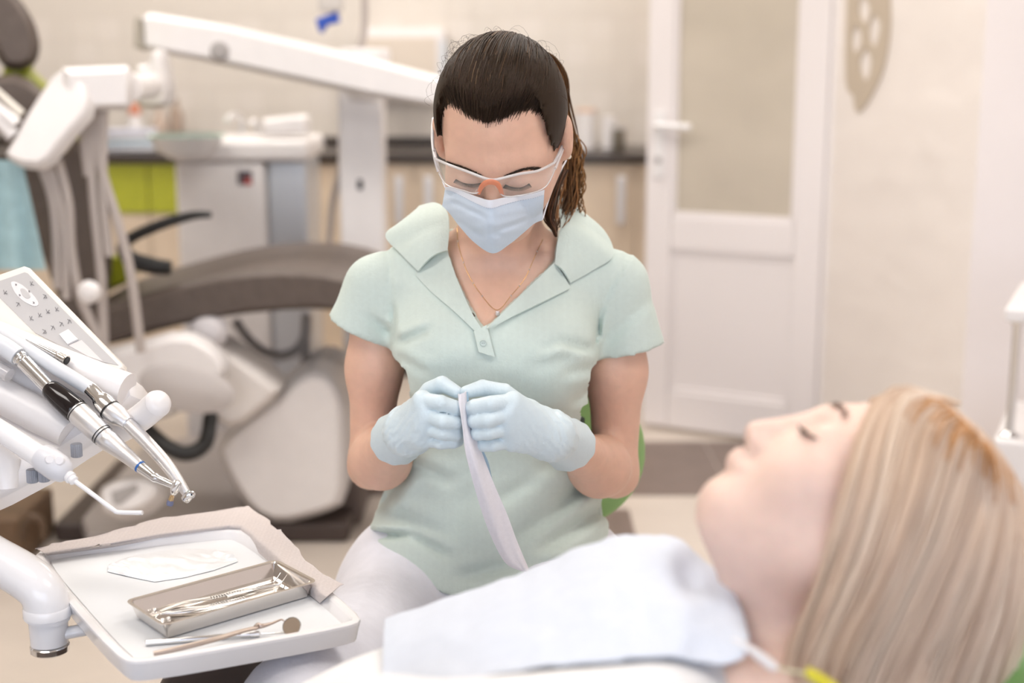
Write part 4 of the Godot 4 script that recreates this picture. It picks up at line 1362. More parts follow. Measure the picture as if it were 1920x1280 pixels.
const NECK_R := [[360, 1034], [400, 1040], [450, 1046], [490, 1041], [540, 990], [584, 945], [618, 908], [625, 905]]

func table(t: Array, v: float) -> float:
	if v <= t[0][0]:
		return t[0][1]
	for k in t.size() - 1:
		if v < t[k + 1][0]:
			return lerpf(t[k][1], t[k + 1][1], (v - t[k][0]) / (t[k + 1][0] - t[k][0]))
	return t[-1][1]

var crease_rows := {}
func dentist_setup() -> void:
	for c in CREASES:
		for k in range(int((minf(c[1], c[3]) - c[4] * 4.0) / 40.0), int((maxf(c[1], c[3]) + c[4] * 4.0) / 40.0) + 1):
			if not crease_rows.has(k):
				crease_rows[k] = []
			crease_rows[k].append(c)
	for r in [[446, 800, 1068, 1.945, 0.05], [470, 772, 1096, 1.94, 0.07], [520, 736, 1120, 1.935, 0.092], [580, 733, 1118, 1.928, 0.108], [650, 738, 1114, 1.922, 0.118], [720, 744, 1110, 1.922, 0.115], [790, 750, 1103, 1.932, 0.104], [850, 745, 1102, 1.937, 0.1], [900, 730, 1112, 1.937, 0.1], [950, 706, 1130, 1.933, 0.105], [1000, 693, 1138, 1.926, 0.112], [1060, 690, 1146, 1.916, 0.117], [1130, 696, 1150, 1.91, 0.12], [1200, 700, 1150, 1.91, 0.12]]:
		var a := pz(r[1], r[0], r[3])
		var b := pz(r[2], r[0], r[3])
		tor.append([(a.y + b.y) * 0.5, (a.x + b.x) * 0.5, (b.x - a.x) * 0.5, -r[3], r[4]])
	shL = pz(706, 538, 1.935)
	shR = pz(1156, 534, 1.935)
	elL = pz(697, 872, 1.94)
	elR = pz(1153, 888, 1.94)
	wrL = pz(756, 812, 1.725)
	wrR = pz(1052, 824, 1.72)
	hemL = pz(679, 622, 1.93)
	hemLn = (pz(679 - 58, 622 + 123, 1.93) - hemL).normalized()
	hemR = pz(1182, 654, 1.93)
	hemRn = (pz(1182 + 27, 654 + 133, 1.93) - hemR).normalized()
	nk0 = pz(937, 462, 1.94)
	HO = pz(941, 254, 1.80)
	HB = Basis(Vector3.UP, deg_to_rad(-8)) * Basis(Vector3.RIGHT, deg_to_rad(36))
	HBi = HB.inverse()
	nk1 = HO + HB * Vector3(0, -0.03, -0.035)
	bustL = pz(850, 655, 1.86)
	bustR = pz(1012, 655, 1.86)

func torso(p: Vector3) -> float:
	var n := tor.size()
	var y := p.y
	var k := 0
	while k < n - 2 and y < tor[k + 1][0]:
		k += 1
	var A: Array = tor[k]
	var B: Array = tor[k + 1]
	var t := clampf((A[0] - y) / (A[0] - B[0]), 0.0, 1.0)
	var cx := lerpf(A[1], B[1], t)
	var a := lerpf(A[2], B[2], t)
	var cz := lerpf(A[3], B[3], t)
	var b := lerpf(A[4], B[4], t)
	var qx := absf(p.x - cx) / a
	var qz := absf(p.z - cz) / b
	var l := pow(pow(qx, 2.3) + pow(qz, 2.3), 1.0 / 2.3)
	var d := (l - 1.0) * minf(a, b)
	return maxf(d, y - tor[0][0])

func trunk(p: Vector3) -> float:
	var d := torso(p)
	d = smin(d, cap(p, nk0 + Vector3(-0.045, -0.012, 0), shL, 0.03, 0.038), 0.05)
	d = smin(d, cap(p, nk0 + Vector3(0.045, -0.012, 0), shR, 0.03, 0.039), 0.05)
	d = smin(d, ell(p, bustL, Vector3(0.062, 0.058, 0.066)), 0.05)
	return smin(d, ell(p, bustR, Vector3(0.062, 0.058, 0.066)), 0.05)

func shirt_base(p: Vector3) -> float:
	var d := trunk(p)
	var sl := cap(p, shL, hemL + hemLn * 0.05, 0.04, 0.054)
	var sr := cap(p, shR, hemR + hemRn * 0.05, 0.04, 0.054)
	return smin(smin(d, sl, 0.022), sr, 0.022)

func shirt_field(p: Vector3) -> float:
	var d := shirt_base(p)
	if absf(d) > 0.035:
		return d
	var q := proj(p)
	if p.z > -1.95:
		var w := 0.0
		for c in crease_rows.get(int(q.y / 40.0), []):
			var a := Vector2(c[0], c[1])
			var ab := Vector2(c[2], c[3]) - a
			var L := ab.length()
			var e := ab / L
			var rel := q - a
			var t := rel.dot(e)
			var s := rel.cross(e)
			if absf(s) > c[4] * 4.0 or t < -c[4] * 2.0 or t > L + c[4] * 2.0:
				continue
			var fade := smoothstep(-c[4] * 1.5, L * 0.25, t) * smoothstep(L + c[4] * 1.5, L * 0.75, t)
			var x: float = s / c[4]
			w += c[5] * 0.0024 * fade * (exp(-x * x) - 0.55 * exp(-(x - 1.7) * (x - 1.7) * 0.7))
		d += w
	d += 0.0012 * wn.get_noise_3d(p.x * 60, p.y * 60, p.z * 60)
	# open neck
	if p.z > -1.96 and q.y < 630.0:
		var dv := minf(q.x - table(NECK_L, q.y), table(NECK_R, q.y) - q.x) / 1400.0
		if dv > -0.004:
			d += 0.0125 * smoothstep(-0.002, 0.002, dv)
	# sleeve ends
	var hl := (p - hemL).dot(hemLn)
	if p.x < -0.14 and p.y > 0.75:
		d = maxf(d, hl)
		d = maxf(d, -maxf(cap(p, shL, hemL + hemLn * 0.06, 0.03, 0.0455), -hl - 0.03))
	var hr := (p - hemR).dot(hemRn)
	if p.x > 0.105 and p.y > 0.75:
		d = maxf(d, hr)
		d = maxf(d, -maxf(cap(p, shR, hemR + hemRn * 0.06, 0.03, 0.0455), -hr - 0.03))
	# hem over the trousers
	var hv := 1045.0 + 72.0 * smoothstep(685.0, 860.0, q.x) + 10.0 * smoothstep(860.0, 1000.0, q.x)
	return maxf(d, (q.y - hv) / 1400.0)

var wn: FastNoiseLite

func head_field(q: Vector3, female_old := 0.0) -> float:
	var d := ell(q, Vector3(0, 0.032, -0.012), Vector3(0.073, 0.082, 0.091))
	if d > 0.12:
		return d - 0.03
	var ax := absf(q.x)
	var s := Vector3(ax, q.y, q.z)
	d = smin(d, ell(q, Vector3(0, -0.028, 0.03), Vector3(0.06, 0.08, 0.063)), 0.04)
	d = smin(d, ell(q, Vector3(0, -0.094, 0.062), Vector3(0.022, 0.017, 0.02)), 0.03)
	d = smin(d, cap(s, Vector3(0.052, -0.05, -0.005), Vector3(0.014, -0.096, 0.055), 0.016, 0.012), 0.04)
	d = smin(d, ell(s, Vector3(0.036, -0.034, 0.06), Vector3(0.024, 0.024, 0.02)), 0.035)
	d = smin(d, cap(s, Vector3(0.006, 0.016, 0.082), Vector3(0.046, 0.016, 0.062), 0.010, 0.010), 0.02)
	# eye sockets, lids
	d = -smin(-d, ell(s, Vector3(0.031, -0.003, 0.1), Vector3(0.017, 0.011, 0.016)), 0.012)
	d = smin(d, ell(s, Vector3(0.031, -0.004, 0.076), Vector3(0.016, 0.0125, 0.0135)), 0.004)
	# nose; the patient's is shorter
	var nz := 0.009 * female_old
	d = smin(d, cap(q, Vector3(0, 0.006, 0.088), Vector3(0, -0.036 - nz * 0.9, 0.113 - nz), 0.007, 0.0105), 0.012)
	d = smin(d, ell(s, Vector3(0.011, -0.041 - nz * 0.9, 0.1 - nz * 0.6), Vector3(0.0075, 0.0075, 0.011)), 0.006)
	d = maxf(d, -ell(s, Vector3(0.006, -0.0505 - nz * 0.9, 0.108 - nz * 0.8), Vector3(0.0032, 0.0045, 0.0055)))
	# lips
	var lz := -0.003 * female_old
	d = smin(d, cap(s, Vector3(0, -0.0655 - lz * 0.3, 0.094 - lz), Vector3(0.02, -0.068, 0.082 - lz), 0.0052, 0.003), 0.006)
	d = smin(d, cap(s, Vector3(0, -0.075 - lz * 0.3, 0.0915 - lz), Vector3(0.018, -0.0715, 0.082 - lz), 0.006, 0.003), 0.006)
	d = maxf(d, -cap(s, Vector3(0, -0.0705 - lz * 0.3, 0.101 - lz), Vector3(0.022, -0.07, 0.088 - lz), 0.0014, 0.001))
	if female_old > 0.0:
		d = -smin(-d, ell(q, Vector3(0, -0.0855, 0.104), Vector3(0.034, 0.0055, 0.0155)), 0.008)
	# ears
	var e := ell(s, Vector3(0.081, -0.004, -0.006), Vector3(0.0085, 0.031, 0.017))
	e = smin(e, ell(s, Vector3(0.078, -0.03, -0.002), Vector3(0.006, 0.009, 0.008)), 0.006)
	e = maxf(e, -ell(s, Vector3(0.092, -0.004, -0.003), Vector3(0.0065, 0.02, 0.0105)))
	return smin(d, e, 0.007)

func skin_field(p: Vector3) -> float:
	var d := 1.0
	if p.y > 1.085:
		return smin(cap(p, nk0, nk1, 0.054, 0.05), head_field(HBi * (p - HO)), 0.02)
	if p.y > 0.86 and absf(p.x + 0.02) < 0.16:
		d = trunk(p) + 0.0075
		# stay well under the cloth outside the open neck
		var q := proj(p)
		var dv := minf(q.x - table(NECK_L, q.y), table(NECK_R, q.y) - q.x) / 1400.0
		d += 0.012 * smoothstep(0.006, -0.012, dv)
		var col := cap(p, nk0 + Vector3(-0.012, -0.052, 0.062), nk0 + Vector3(-0.1, -0.03, 0.035), 0.007, 0.006)
		var cor := cap(p, nk0 + Vector3(0.012, -0.052, 0.062), nk0 + Vector3(0.1, -0.03, 0.035), 0.007, 0.006)
		if dv > 0.0:
			d = smin(d, minf(col, cor), 0.012)
		d = smin(d, cap(p, nk0, nk1, 0.054, 0.05), 0.035)
		d = smin(d, cap(p, nk0 + Vector3(-0.008, -0.03, 0.045), nk1 + Vector3(-0.05, -0.02, 0.02), 0.01, 0.014), 0.02)
		d = smin(d, cap(p, nk0 + Vector3(0.008, -0.03, 0.045), nk1 + Vector3(0.05, -0.02, 0.02), 0.01, 0.014), 0.02)
		if p.y > 0.99:
			d = smin(d, head_field(HBi * (p - HO)), 0.02)
	if p.x < 0.0:
		return minf(d, arm_field(p, shL, elL, wrL, -1.0))
	return minf(d, arm_field(p, shR, elR, wrR, 1.0))

func arm_field(p: Vector3, s: Vector3, e: Vector3, w: Vector3, side: float) -> float:
	var up := s.lerp(e, 0.45)
	var d := cap(p, s, up, 0.036, 0.0345 if side < 0 else 0.0385)
	d = smin(d, cap(p, up, e, 0.0345 if side < 0 else 0.0385, 0.0305), 0.03)
	var fo := e.lerp(w, 0.32) + Vector3(0, -0.004, 0)
	d = smin(d, cap(p, e, fo, 0.029, 0.037), 0.022)
	return smin(d, cap(p, fo, w, 0.036, 0.021), 0.03)

# ---- gloved hand: palm from the wrist to the knuckles, five fingers
var hand_bones := []
var hand_palm := []
var hand_cuff := []
func hand_field(p: Vector3) -> float:
	var d := 1e3
	for q in hand_palm:
		d = smin(d, cap(p, q[0], q[1], q[2], q[3]), 0.016)
	var f := 1e3
	for ch in hand_bones:
		var c := 1e3
		for q in ch:
			c = smin(c, cap(p, q[0], q[1], q[2], q[3]), 0.0015)
		d = smin(d, c, 0.0012)
	var a: Vector3 = hand_cuff[0]
	d = smin(d, cap(p, a, a.lerp(hand_cuff[1], 0.3), hand_cuff[2] - 0.001, hand_cuff[2]), 0.012)
	if absf(d) > 0.012:
		return d
	# creases of the thin glove
	var l := p.distance_to(a)
	var q2 := proj(p)
	var wob := wn.get_noise_3d(p.x * 300, p.y * 300, p.z * 300)
	d += 0.0013 * sin(q2.x * 0.35 + q2.y * hand_cuff[4] + wob * 5.0) * (0.35 + 0.65 * smoothstep(0.05, 0.01, l)) * smoothstep(0.085, 0.055, l)
	d += 0.0005 * wob
	return d

func hand(sgn: float, called: String, parent: Node3D, m: Material) -> void:
	hand_bones = []
	hand_palm = []
	var L := sgn < 0
	var w := pz(768, 806, 1.715) if L else pz(1032, 816, 1.705)
	var rows := []
	if L:
		rows = [[[792, 750, 1.665], [826, 755, 1.648], [852, 764, 1.655], [861, 768, 1.664]], [[800, 777, 1.66], [829, 789, 1.645], [853, 792, 1.652], [862, 792, 1.664]], [[797, 800, 1.665], [829, 811, 1.65], [853, 814, 1.657], [862, 813, 1.667]], [[793, 822, 1.675], [828, 830, 1.66], [850, 829, 1.663], [859, 827, 1.672]]]
	else:
		rows = [[[962, 752, 1.66], [920, 757, 1.645], [890, 762, 1.652], [879, 766, 1.662]], [[952, 776, 1.655], [915, 787, 1.642], [893, 789, 1.65], [883, 789, 1.66]], [[952, 803, 1.66], [917, 811, 1.647], [896, 813, 1.654], [888, 812, 1.665]], [[960, 828, 1.67], [925, 834, 1.657], [905, 835, 1.661], [896, 832, 1.668]]]
	var rr := [0.0095, 0.0092, 0.0088, 0.008]
	for k in 4:
		var ch := []
		var pts := []
		for e in rows[k]:
			pts.append(pz(e[0], e[1], e[2]))
		for j in 3:
			ch.append([pts[j], pts[j + 1], rr[k] * (1.08 - j * 0.06), rr[k] * (1.0 - j * 0.06), 0.0])
		hand_bones.append(ch)
		hand_palm.append([w, pts[0], 0.0225, 0.0125])
	hand_palm.append([w, (rows[1][0][0] > 0) as int * Vector3.ZERO + pz(rows[1][0][0], rows[1][0][1] + 10, rows[1][0][2] + 0.03), 0.022, 0.014])
	var th := []
	if L:
		th = [[782, 770, 1.70], [805, 732, 1.70], [829, 720, 1.69], [856, 735, 1.675]]
	else:
		th = [[985, 770, 1.695], [945, 735, 1.695], [905, 727, 1.688], [874, 735, 1.675]]
	var ch := []
	for j in 3:
		ch.append([pz(th[j][0], th[j][1], th[j][2]), pz(th[j + 1][0], th[j + 1][1], th[j + 1][2]), [0.015, 0.0108, 0.0102][j], [0.0108, 0.0102, 0.0078][j], 0.0])
	hand_bones.append(ch)
	hand_palm.append([w, pz(th[0][0], th[0][1], th[0][2]), 0.02, 0.014])
	var ce := pz(743, 824, 1.757) if L else pz(1068, 834, 1.757)
	hand_cuff = [w, ce, 0.0285, 0.0345, 0.3 if L else -0.25]
	var lo := Vector3(1e3, 1e3, 1e3)
	var hi := -lo
	for q in hand_palm:
		lo = lo.min(q[0]).min(q[1])
		hi = hi.max(q[0]).max(q[1])
	for c in hand_bones:
		for q in c:
			lo = lo.min(q[1])
			hi = hi.max(q[1])
	lo = lo.min(ce) - Vector3.ONE * 0.04
	hi = hi.max(ce) + Vector3.ONE * 0.04
	var mb := net(hand_field, lo, hi, 0.0022)
	# loose rolled cuff round the wrist
	var ax := (ce - w).normalized()
	var bs := axes(ax)
	var n0 := mb.v.size()
	var S := 56
	var ln := w.distance_to(ce)
	var rings := 13
	for k in rings * 2:
		var inner := k >= rings
		var f := (rings * 2 - 1 - k if inner else k) / float(rings - 1)
		for j in S:
			var an := TAU * j / S
			var r := lerpf(hand_cuff[2] - 0.0015, hand_cuff[3], f * f * 0.6 + f * 0.4) + 0.0009 * sin(an * 3.0 + f * 4.0 + sgn) * f + 0.0006 * sin(an * 11.0 + 9.0 * f) * f
			r += 0.0007 * sin(f * 26.0 + an * 2.0) * (1.0 - f)
			if inner:
				r -= 0.0012
			var ee := bs.x * cos(an) + bs.y * sin(an)
			mb.vert(w + ax * ln * (f + 0.03 * sin(an * 2.0 + 1.0) * f) + ee * r, ee * (-1.0 if inner else 1.0))
	for k in rings * 2 - 1:
		for j in S:
			mb.quad(n0 + k * S + j, n0 + k * S + (j + 1) % S, n0 + (k + 1) * S + (j + 1) % S, n0 + (k + 1) * S + j)
	part(parent, called, mb, m)

# hair cap, thinning to nothing at the hairline; q in head space
const HAIR_FRONT := [[0.0, 0.0695], [0.008, 0.0715], [0.02, 0.0755], [0.034, 0.0785], [0.047, 0.0765], [0.058, 0.064], [0.0655, 0.042], [0.0695, 0.012], [0.0715, -0.012], [0.074, -0.03], [0.08, -0.04]]
const HAIR_SIDE := [[-0.09, -0.06], [-0.05, -0.045], [-0.036, -0.03], [-0.028, 0.006], [0.0, 0.02], [0.04, 0.03]]
func hairness(q: Vector3) -> float:
	return maxf((q.y - table(HAIR_FRONT, absf(q.x + 0.004))) * 0.8, table(HAIR_SIDE, q.y) - q.z)

func hair_cap(p: Vector3) -> float:
	var q := HBi * (p - HO)
	var h := hairness(q) - 0.0045
	var t := smoothstep(0.0, 0.014, h)
	var d := ell(q, Vector3(0, 0.032, -0.012), Vector3(0.075, 0.082, 0.091) + Vector3.ONE * (-0.004 + 0.0125 * t))
	return maxf(d, -h * 0.7)

func strand(m: MB, pts: Array, r0: float, r1: float, col: Color, segs := 4) -> void:
	var s := m.v.size()
	var rs := [r0]
	for k in 4:
		rs.append(lerpf(r0, r1, (k + 1) / 4.0))
	var t := tube(pts, rs, segs, 1.0, Vector3(0.3, 0.5, 0.8), false)
	m.v.append_array(t.v)
	m.n.append_array(t.n)
	for k in t.i:
		m.i.append(s + k)
	for k in t.v.size():
		m.c.append(col)

func dentist() -> void:
	dentist_setup()
	wn = FastNoiseLite.new()
	wn.seed = 4
	wn.frequency = 0.12
	var t := thing("person", "seated dentist in mint polo shirt, face mask and gloves looking down at their hands", "person", Vector3(-0.02, 0.0, -1.93))
	var skin := mat(rgb(228, 184, 160), 0.48, 0.0, 0.05, 14.0, 0.12, 60.0)
	skin.subsurf_scatter_enabled = true
	skin.subsurf_scatter_strength = 0.12
	M.skin = skin
	var mint := mat(rgb(209, 222, 214), 0.85, 0.0, 0.03, 30.0, 0.25)
	mint.rim_enabled = true
	mint.rim = 0.3
	M.mint = mint
	var body := net(skin_field, Vector3(-0.3, 0.62, -2.06), Vector3(0.27, 1.0, -1.66), 0.0062)
	body.add(net(skin_field, Vector3(-0.125, 0.98, -2.02), Vector3(0.115, 1.31, -1.63), 0.0036))
	part(t, "body", body, skin)
	part(t, "polo_shirt", net(shirt_field, Vector3(-0.29, 0.5, -2.08), Vector3(0.25, 1.09, -1.72), 0.0048, 1.8), mint)
	collar(t)
	var glove := mat(rgb(212, 227, 233), 0.42, 0.0, 0.02, 40.0, 0.35)
	hand(-1.0, "glove", t, glove)
	hand(1.0, "glove", t, glove)
	trousers(t)
	dentist_hair(t)
	face_mask(t)
	glasses(t)
	held_mask()
	stool()

func on_shirt(u: float, v: float, off: float) -> Vector3:
	var p := march(shirt_base, u, v, 1.6, 2.0)
	return p - ray(u, v).normalized() * off

func poly_at(l: Array, s: float) -> Array:
	var f := s * (l.size() - 1)
	var j := mini(int(f), l.size() - 2)
	var w := f - j
	var o := []
	for k in l[0].size():
		var a: float = l[maxi(j - 1, 0)][k]
		var b: float = l[j][k]
		var c: float = l[j + 1][k]
		var d: float = l[mini(j + 2, l.size() - 1)][k]
		o.append(cubic_interpolate(b, c, a, d, w))
	return o

func collar(t: Node3D) -> void:
	# entries: u, v, depth (0: lies on the shirt)
	var sets := [
		[[[838, 470, 1.872], [843, 430, 1.885], [839, 398, 1.905], [818, 383, 1.945], [790, 388, 1.985]], [[786, 508, 1.86], [755, 478, 1.9], [725, 444, 1.935], [748, 422, 1.955], [784, 397, 1.985]]],
		[[[1040, 495, 1.862], [1045, 455, 1.88], [1052, 412, 1.905], [1042, 378, 1.945], [1030, 360, 1.985]], [[1070, 530, 1.85], [1112, 506, 1.89], [1150, 478, 1.925], [1132, 430, 1.955], [1076, 384, 1.985]]]]
	for c in sets:
		var g := []
		for k in 25:
			var s := k / 24.0
			var a := poly_at(c[0], s)
			var b := poly_at(c[1], s)
			var pa := pz(a[0], a[1], a[2])
			var pb := pz(b[0], b[1], b[2])
			var hit := on_shirt(b[0], b[1], 0.006)
			if s < 0.6 and hit.z > -1.97:
				pb = hit
			var row := []
			for j in 11:
				var w := j / 10.0
				var p := pa.lerp(pb, w)
				p += Vector3(0, 0.006, 0.006) * sin(w * PI) * (1.0 - s * 0.6)
				var q := proj(p)
				var f := shirt_base(p)
				if f < 0.005 and s < 0.7:
					var on := on_shirt(q.x, q.y, 0.006)
					if on.z > p.z:
						p = on
				row.append(p)
			g.append(row)
		part(t, "collar", sheet(g, 0.0028), M.mint)
	for c in [[[[836, 462], [856, 520], [886, 588], [908, 622]], [[778, 514], [808, 546], [852, 584], [898, 628]]], [[[1040, 492], [990, 541], [944, 586], [912, 614]], [[1068, 541], [1020, 566], [978, 586], [922, 612]]]]:
		var g := []
		for k in 19:
			var row := []
			for j in 8:
				var a := poly_at(c[0], k / 18.0)
				var b := poly_at(c[1], k / 18.0)
				var u := lerpf(a[0], b[0], j / 7.0)
				var v := lerpf(a[1], b[1], j / 7.0)
				row.append(on_shirt(u, v, 0.0035 + 0.003 * (1.0 - j / 7.0)))
			g.append(row)
		part(t, "placket_flap", sheet(g, 0.003), M.mint)
	var g2 := []
	for k in 8:
		var row := []
		for j in 5:
			row.append(on_shirt(lerpf(lerpf(888, 897, k / 7.0), lerpf(912, 928, k / 7.0), j / 4.0), lerpf(lerpf(622, 660, k / 7.0), lerpf(610, 669, k / 7.0), j / 4.0), 0.003))
		g2.append(row)
	part(t, "placket", sheet(g2, 0.0025), M.mint)
	var bc := on_shirt(906, 643, 0.0065)
	var btn := part(t, "button", lathe([Vector2(0.0042, -0.001), Vector2(0.0045, 0.0006), Vector2(0.0038, 0.0014), Vector2(0.003, 0.001), Vector2(0, 0.001)], bc, Vector3(0, 0.1, 1), 18), mat(rgb(196, 210, 204), 0.3))
	for e in [[-0.0011, 0.0], [0.0011, 0.0]]:
		part(btn, "button_hole", cyl(bc + Vector3(e[0], e[1], 0.0008), bc + Vector3(e[0], e[1], 0.0014), 0.0005, 8), mat(rgb(110, 120, 116), 0.6))
	# seams
	for c in [[[726, 446], [733, 500], [737, 560], [742, 640]], [[1186, 464], [1150, 520], [1128, 590], [1116, 655]]]:
		pass
	for c in [[[620, 585], [660, 606], [700, 624], [737, 640]], [[1246, 627], [1200, 640], [1160, 648], [1117, 653]]]:
		var pp := []
		for k in 16:
			var a := poly_at(c, k / 15.0)
			pp.append(on_shirt(a[0], a[1] - 3, 0.0))
		pass
	# necklace with a small pendant
	var gold := mat(rgb(226, 190, 130), 0.2, 1.0)
	var ch := []
	for k in 40:
		var a := poly_at([[857, 425], [860, 460], [876, 510], [902, 552], [932, 581], [960, 552], [985, 520], [1004, 478], [1018, 448]], k / 39.0)
		ch.append(march(skin_field, a[0], a[1], 1.6, 2.0) - ray(a[0], a[1]).normalized() * 0.0008)
	var nk := part(t, "necklace", tube(ch, 0.0004, 5), gold, "thin gold chain necklace")
	for k in [4, 8, 12, 15, 24, 27, 31, 35]:
		part(nk, "bead", rbox(ch[k], Vector3(0.0016, 0.003, 0.0016), 0.0007), M.chrome)
	var pc := march(skin_field, 933, 587, 1.6, 2.0) - ray(933, 587).normalized() * 0.002
	part(nk, "pendant", rbox(pc, Vector3(0.0055, 0.0065, 0.003), 0.0025, Basis.IDENTITY, 3), mat(rgb(236, 226, 226), 0.08, 0.6))

func trousers(t: Node3D) -> void:
	var hl := pz(770, 1125, 1.93)
	var hr := pz(1060, 1125, 1.93)
	var kl := pz(560, 1335, 1.5)
	var kr := pz(985, 1330, 1.47)
	var al := Vector3(kl.x + 0.02, 0.1, -1.62)
	var ar := Vector3(kr.x, 0.1, -1.6)
	var bones := [[hl, hr, 0.105, 0.105, 0.06], [hl + Vector3(0.02, 0.05, 0), hr + Vector3(-0.02, 0.05, 0), 0.088, 0.088, 0.05], [hl, kl, 0.088, 0.062, 0.05], [hr, kr, 0.088, 0.062, 0.05], [kl, al, 0.06, 0.045, 0.04], [kr, ar, 0.06, 0.045, 0.04]]
	var f := func(p: Vector3) -> float:
		return bones_field(p, bones) + 0.003 * wn.get_noise_3d(p.x * 22, p.y * 22, p.z * 22)
	part(t, "trousers", net(f, Vector3(-0.4, 0.05, -2.07), Vector3(0.25, 0.68, -1.36), 0.012), mat(rgb(232, 232, 240), 0.8, 0.0, 0.04, 10.0, 0.2))
	for a in [al, ar]:
		var fb := [[a + Vector3(0, -0.04, -0.03), a + Vector3(0, -0.055, 0.1), 0.042, 0.035, 0.02]]
		var g := func(p: Vector3) -> float:
			return maxf(bones_field(p, fb), 0.004 - p.y)
		part(t, "shoe", net(g, a - Vector3(0.06, 0.11, 0.09), a + Vector3(0.06, 0.05, 0.16), 0.01), M.white)

func dentist_hair(t: Node3D) -> void:
	var rng := RandomNumberGenerator.new()
	rng.seed = 21
	var hm := mat(Color.WHITE, 0.5)
	hm.vertex_color_use_as_albedo = true
	hm.metallic_specular = 0.3
	var dark := Color(0.03, 0.018, 0.011)
	var m := net(hair_cap, HO - Vector3(0.12, 0.13, 0.14), HO + Vector3(0.12, 0.14, 0.14), 0.0045)
	for k in m.v.size():
		m.c.append(dark)
	var C := Vector3(0, 0.032, -0.012)
	var R := Vector3(0.073, 0.082, 0.091)
	var K := Vector3(0.012, 0.062, -0.108)
	var kd := ((K - C) / R).normalized()
	for n in 1500:
		# root near the hairline or anywhere on the scalp in front of the knot
		var start: Vector3
		if rng.randf() < 0.5:
			var x := rng.randf_range(-0.072, 0.072)
			var yy := table(HAIR_FRONT, absf(x + 0.004)) + absf(rng.randfn(0.0, 0.008)) + 0.002
			var qx := x / R.x
			var qy := (yy - C.y) / R.y
			start = Vector3(qx, qy, sqrt(maxf(1.0 - qx * qx - qy * qy, 0.0)))
		else:
			var th := rng.randf_range(0, TAU)
			start = Vector3(cos(th) * 0.9, rng.randf_range(0.1, 1.0), rng.randf_range(-0.6, 0.75))
		start = start.normalized()
		if hairness(start * R + C) < 0.0:
			continue
		var lift := rng.randf_range(0.003, 0.0095)
		var pts := []
		var side := rng.randfn(0.0, 0.05)
		var ph := rng.randf_range(0, TAU)
		for k in 15:
			var s := k / 14.0
			var d := start.slerp(kd, s * 0.98)
			d = (d + Vector3(side * sin(s * PI), 0.02 * sin(s * 6.0 + ph), 0)).normalized()
			pts.append(HO + HB * (C + d * R + d * lift * smoothstep(0.0, 0.16, s) + d * 0.0008 * sin(s * 14.0 + ph)))
		var b := rng.randf()
		var col := dark.lerp(Color(0.075, 0.043, 0.022), b * b * b)
		if rng.randf() < 0.05:
			col = Color(0.13, 0.08, 0.045)
		strand(m, pts, 0.0006, 0.0011, col)
	# fine hairs along the hairline, combed back
	for n in 3000:
		var x := rng.randf_range(-0.072, 0.072)
		var yy := table(HAIR_FRONT, absf(x + 0.004)) - absf(rng.randfn(0.0, 0.004)) + 0.006 * rng.randf()
		var qy := (yy - C.y) / R.y
		var st := Vector3(x / R.x, qy, sqrt(maxf(1.0 - pow(x / R.x, 2.0) - qy * qy, 0.01)))
		st = st.normalized()
		var pts := []
		var ln := rng.randf_range(0.18, 0.42)
		var bend := rng.randfn(0.0, 0.12)
		for k in 7:
			var s := k / 6.0
			var d := st.slerp(kd, s * ln)
			d = (d + Vector3(bend * s * s * 0.5, 0.0, bend * 0.2 * s)).normalized()
			pts.append(HO + HB * (C + d * R + d * (-0.0004 + 0.0098 * smoothstep(0.0, 0.8, s))))
		strand(m, pts, 0.0002, 0.00045, Color(0.05, 0.03, 0.018).lerp(dark, rng.randf()), 3)
	for n in 90:
		var th := rng.randf_range(0.25, 2.9)
		var d0 := Vector3(cos(th), sin(th), rng.randf_range(-0.5, 0.2)).normalized()
		var pts := []
		var w := Vector3(rng.randfn(), rng.randfn(), rng.randfn()) * 0.35
		for k in 6:
			var s := k / 5.0
			var d := (d0 + w * s * 0.5).normalized()
			pts.append(HO + HB * (C + d * R + d * (0.011 + 0.012 * sin(s * PI * 0.9) * (0.3 + absf(w.x)))))
		strand(m, pts, 0.00016, 0.00012, Color(0.06, 0.035, 0.02), 3)
	var hair := part(t, "hair", m, hm, "dark brown hair pulled back")
	# ponytail behind the head, falling over the shoulder
	var pm := MB.new()
	var spine := [[985, 92, 1.90], [1022, 100, 1.94], [1042, 140, 1.965], [1050, 200, 1.975], [1066, 270, 1.975], [1070, 335, 1.965], [1062, 390, 1.94], [1050, 428, 1.905]]
	for n in 230:
		var ox := rng.randfn(0.0, 9.0)
		var oz := rng.randfn(0.0, 0.014)
		var len := rng.randf_range(0.6, 1.0)
		var ph := rng.randf_range(0, TAU)
		var am := rng.randf_range(2.0, 10.0)
		var pts := []
		for k in 22:
			var s := k / 21.0 * len
			var e := poly_at(spine, s)
			var sp := smoothstep(0.0, 0.3, s)
			pts.append(pz(e[0] + ox * (0.25 + 0.75 * sp) + am * sin(s * 14.0 + ph) * s, e[1] + ox * 0.25 * sin(s * 3.0), e[2] + oz * sp))
		var b := rng.randf()
		strand(pm, pts, 0.0011, 0.0007, Color(0.06, 0.03, 0.013).lerp(Color(0.36, 0.17, 0.065), b * b))
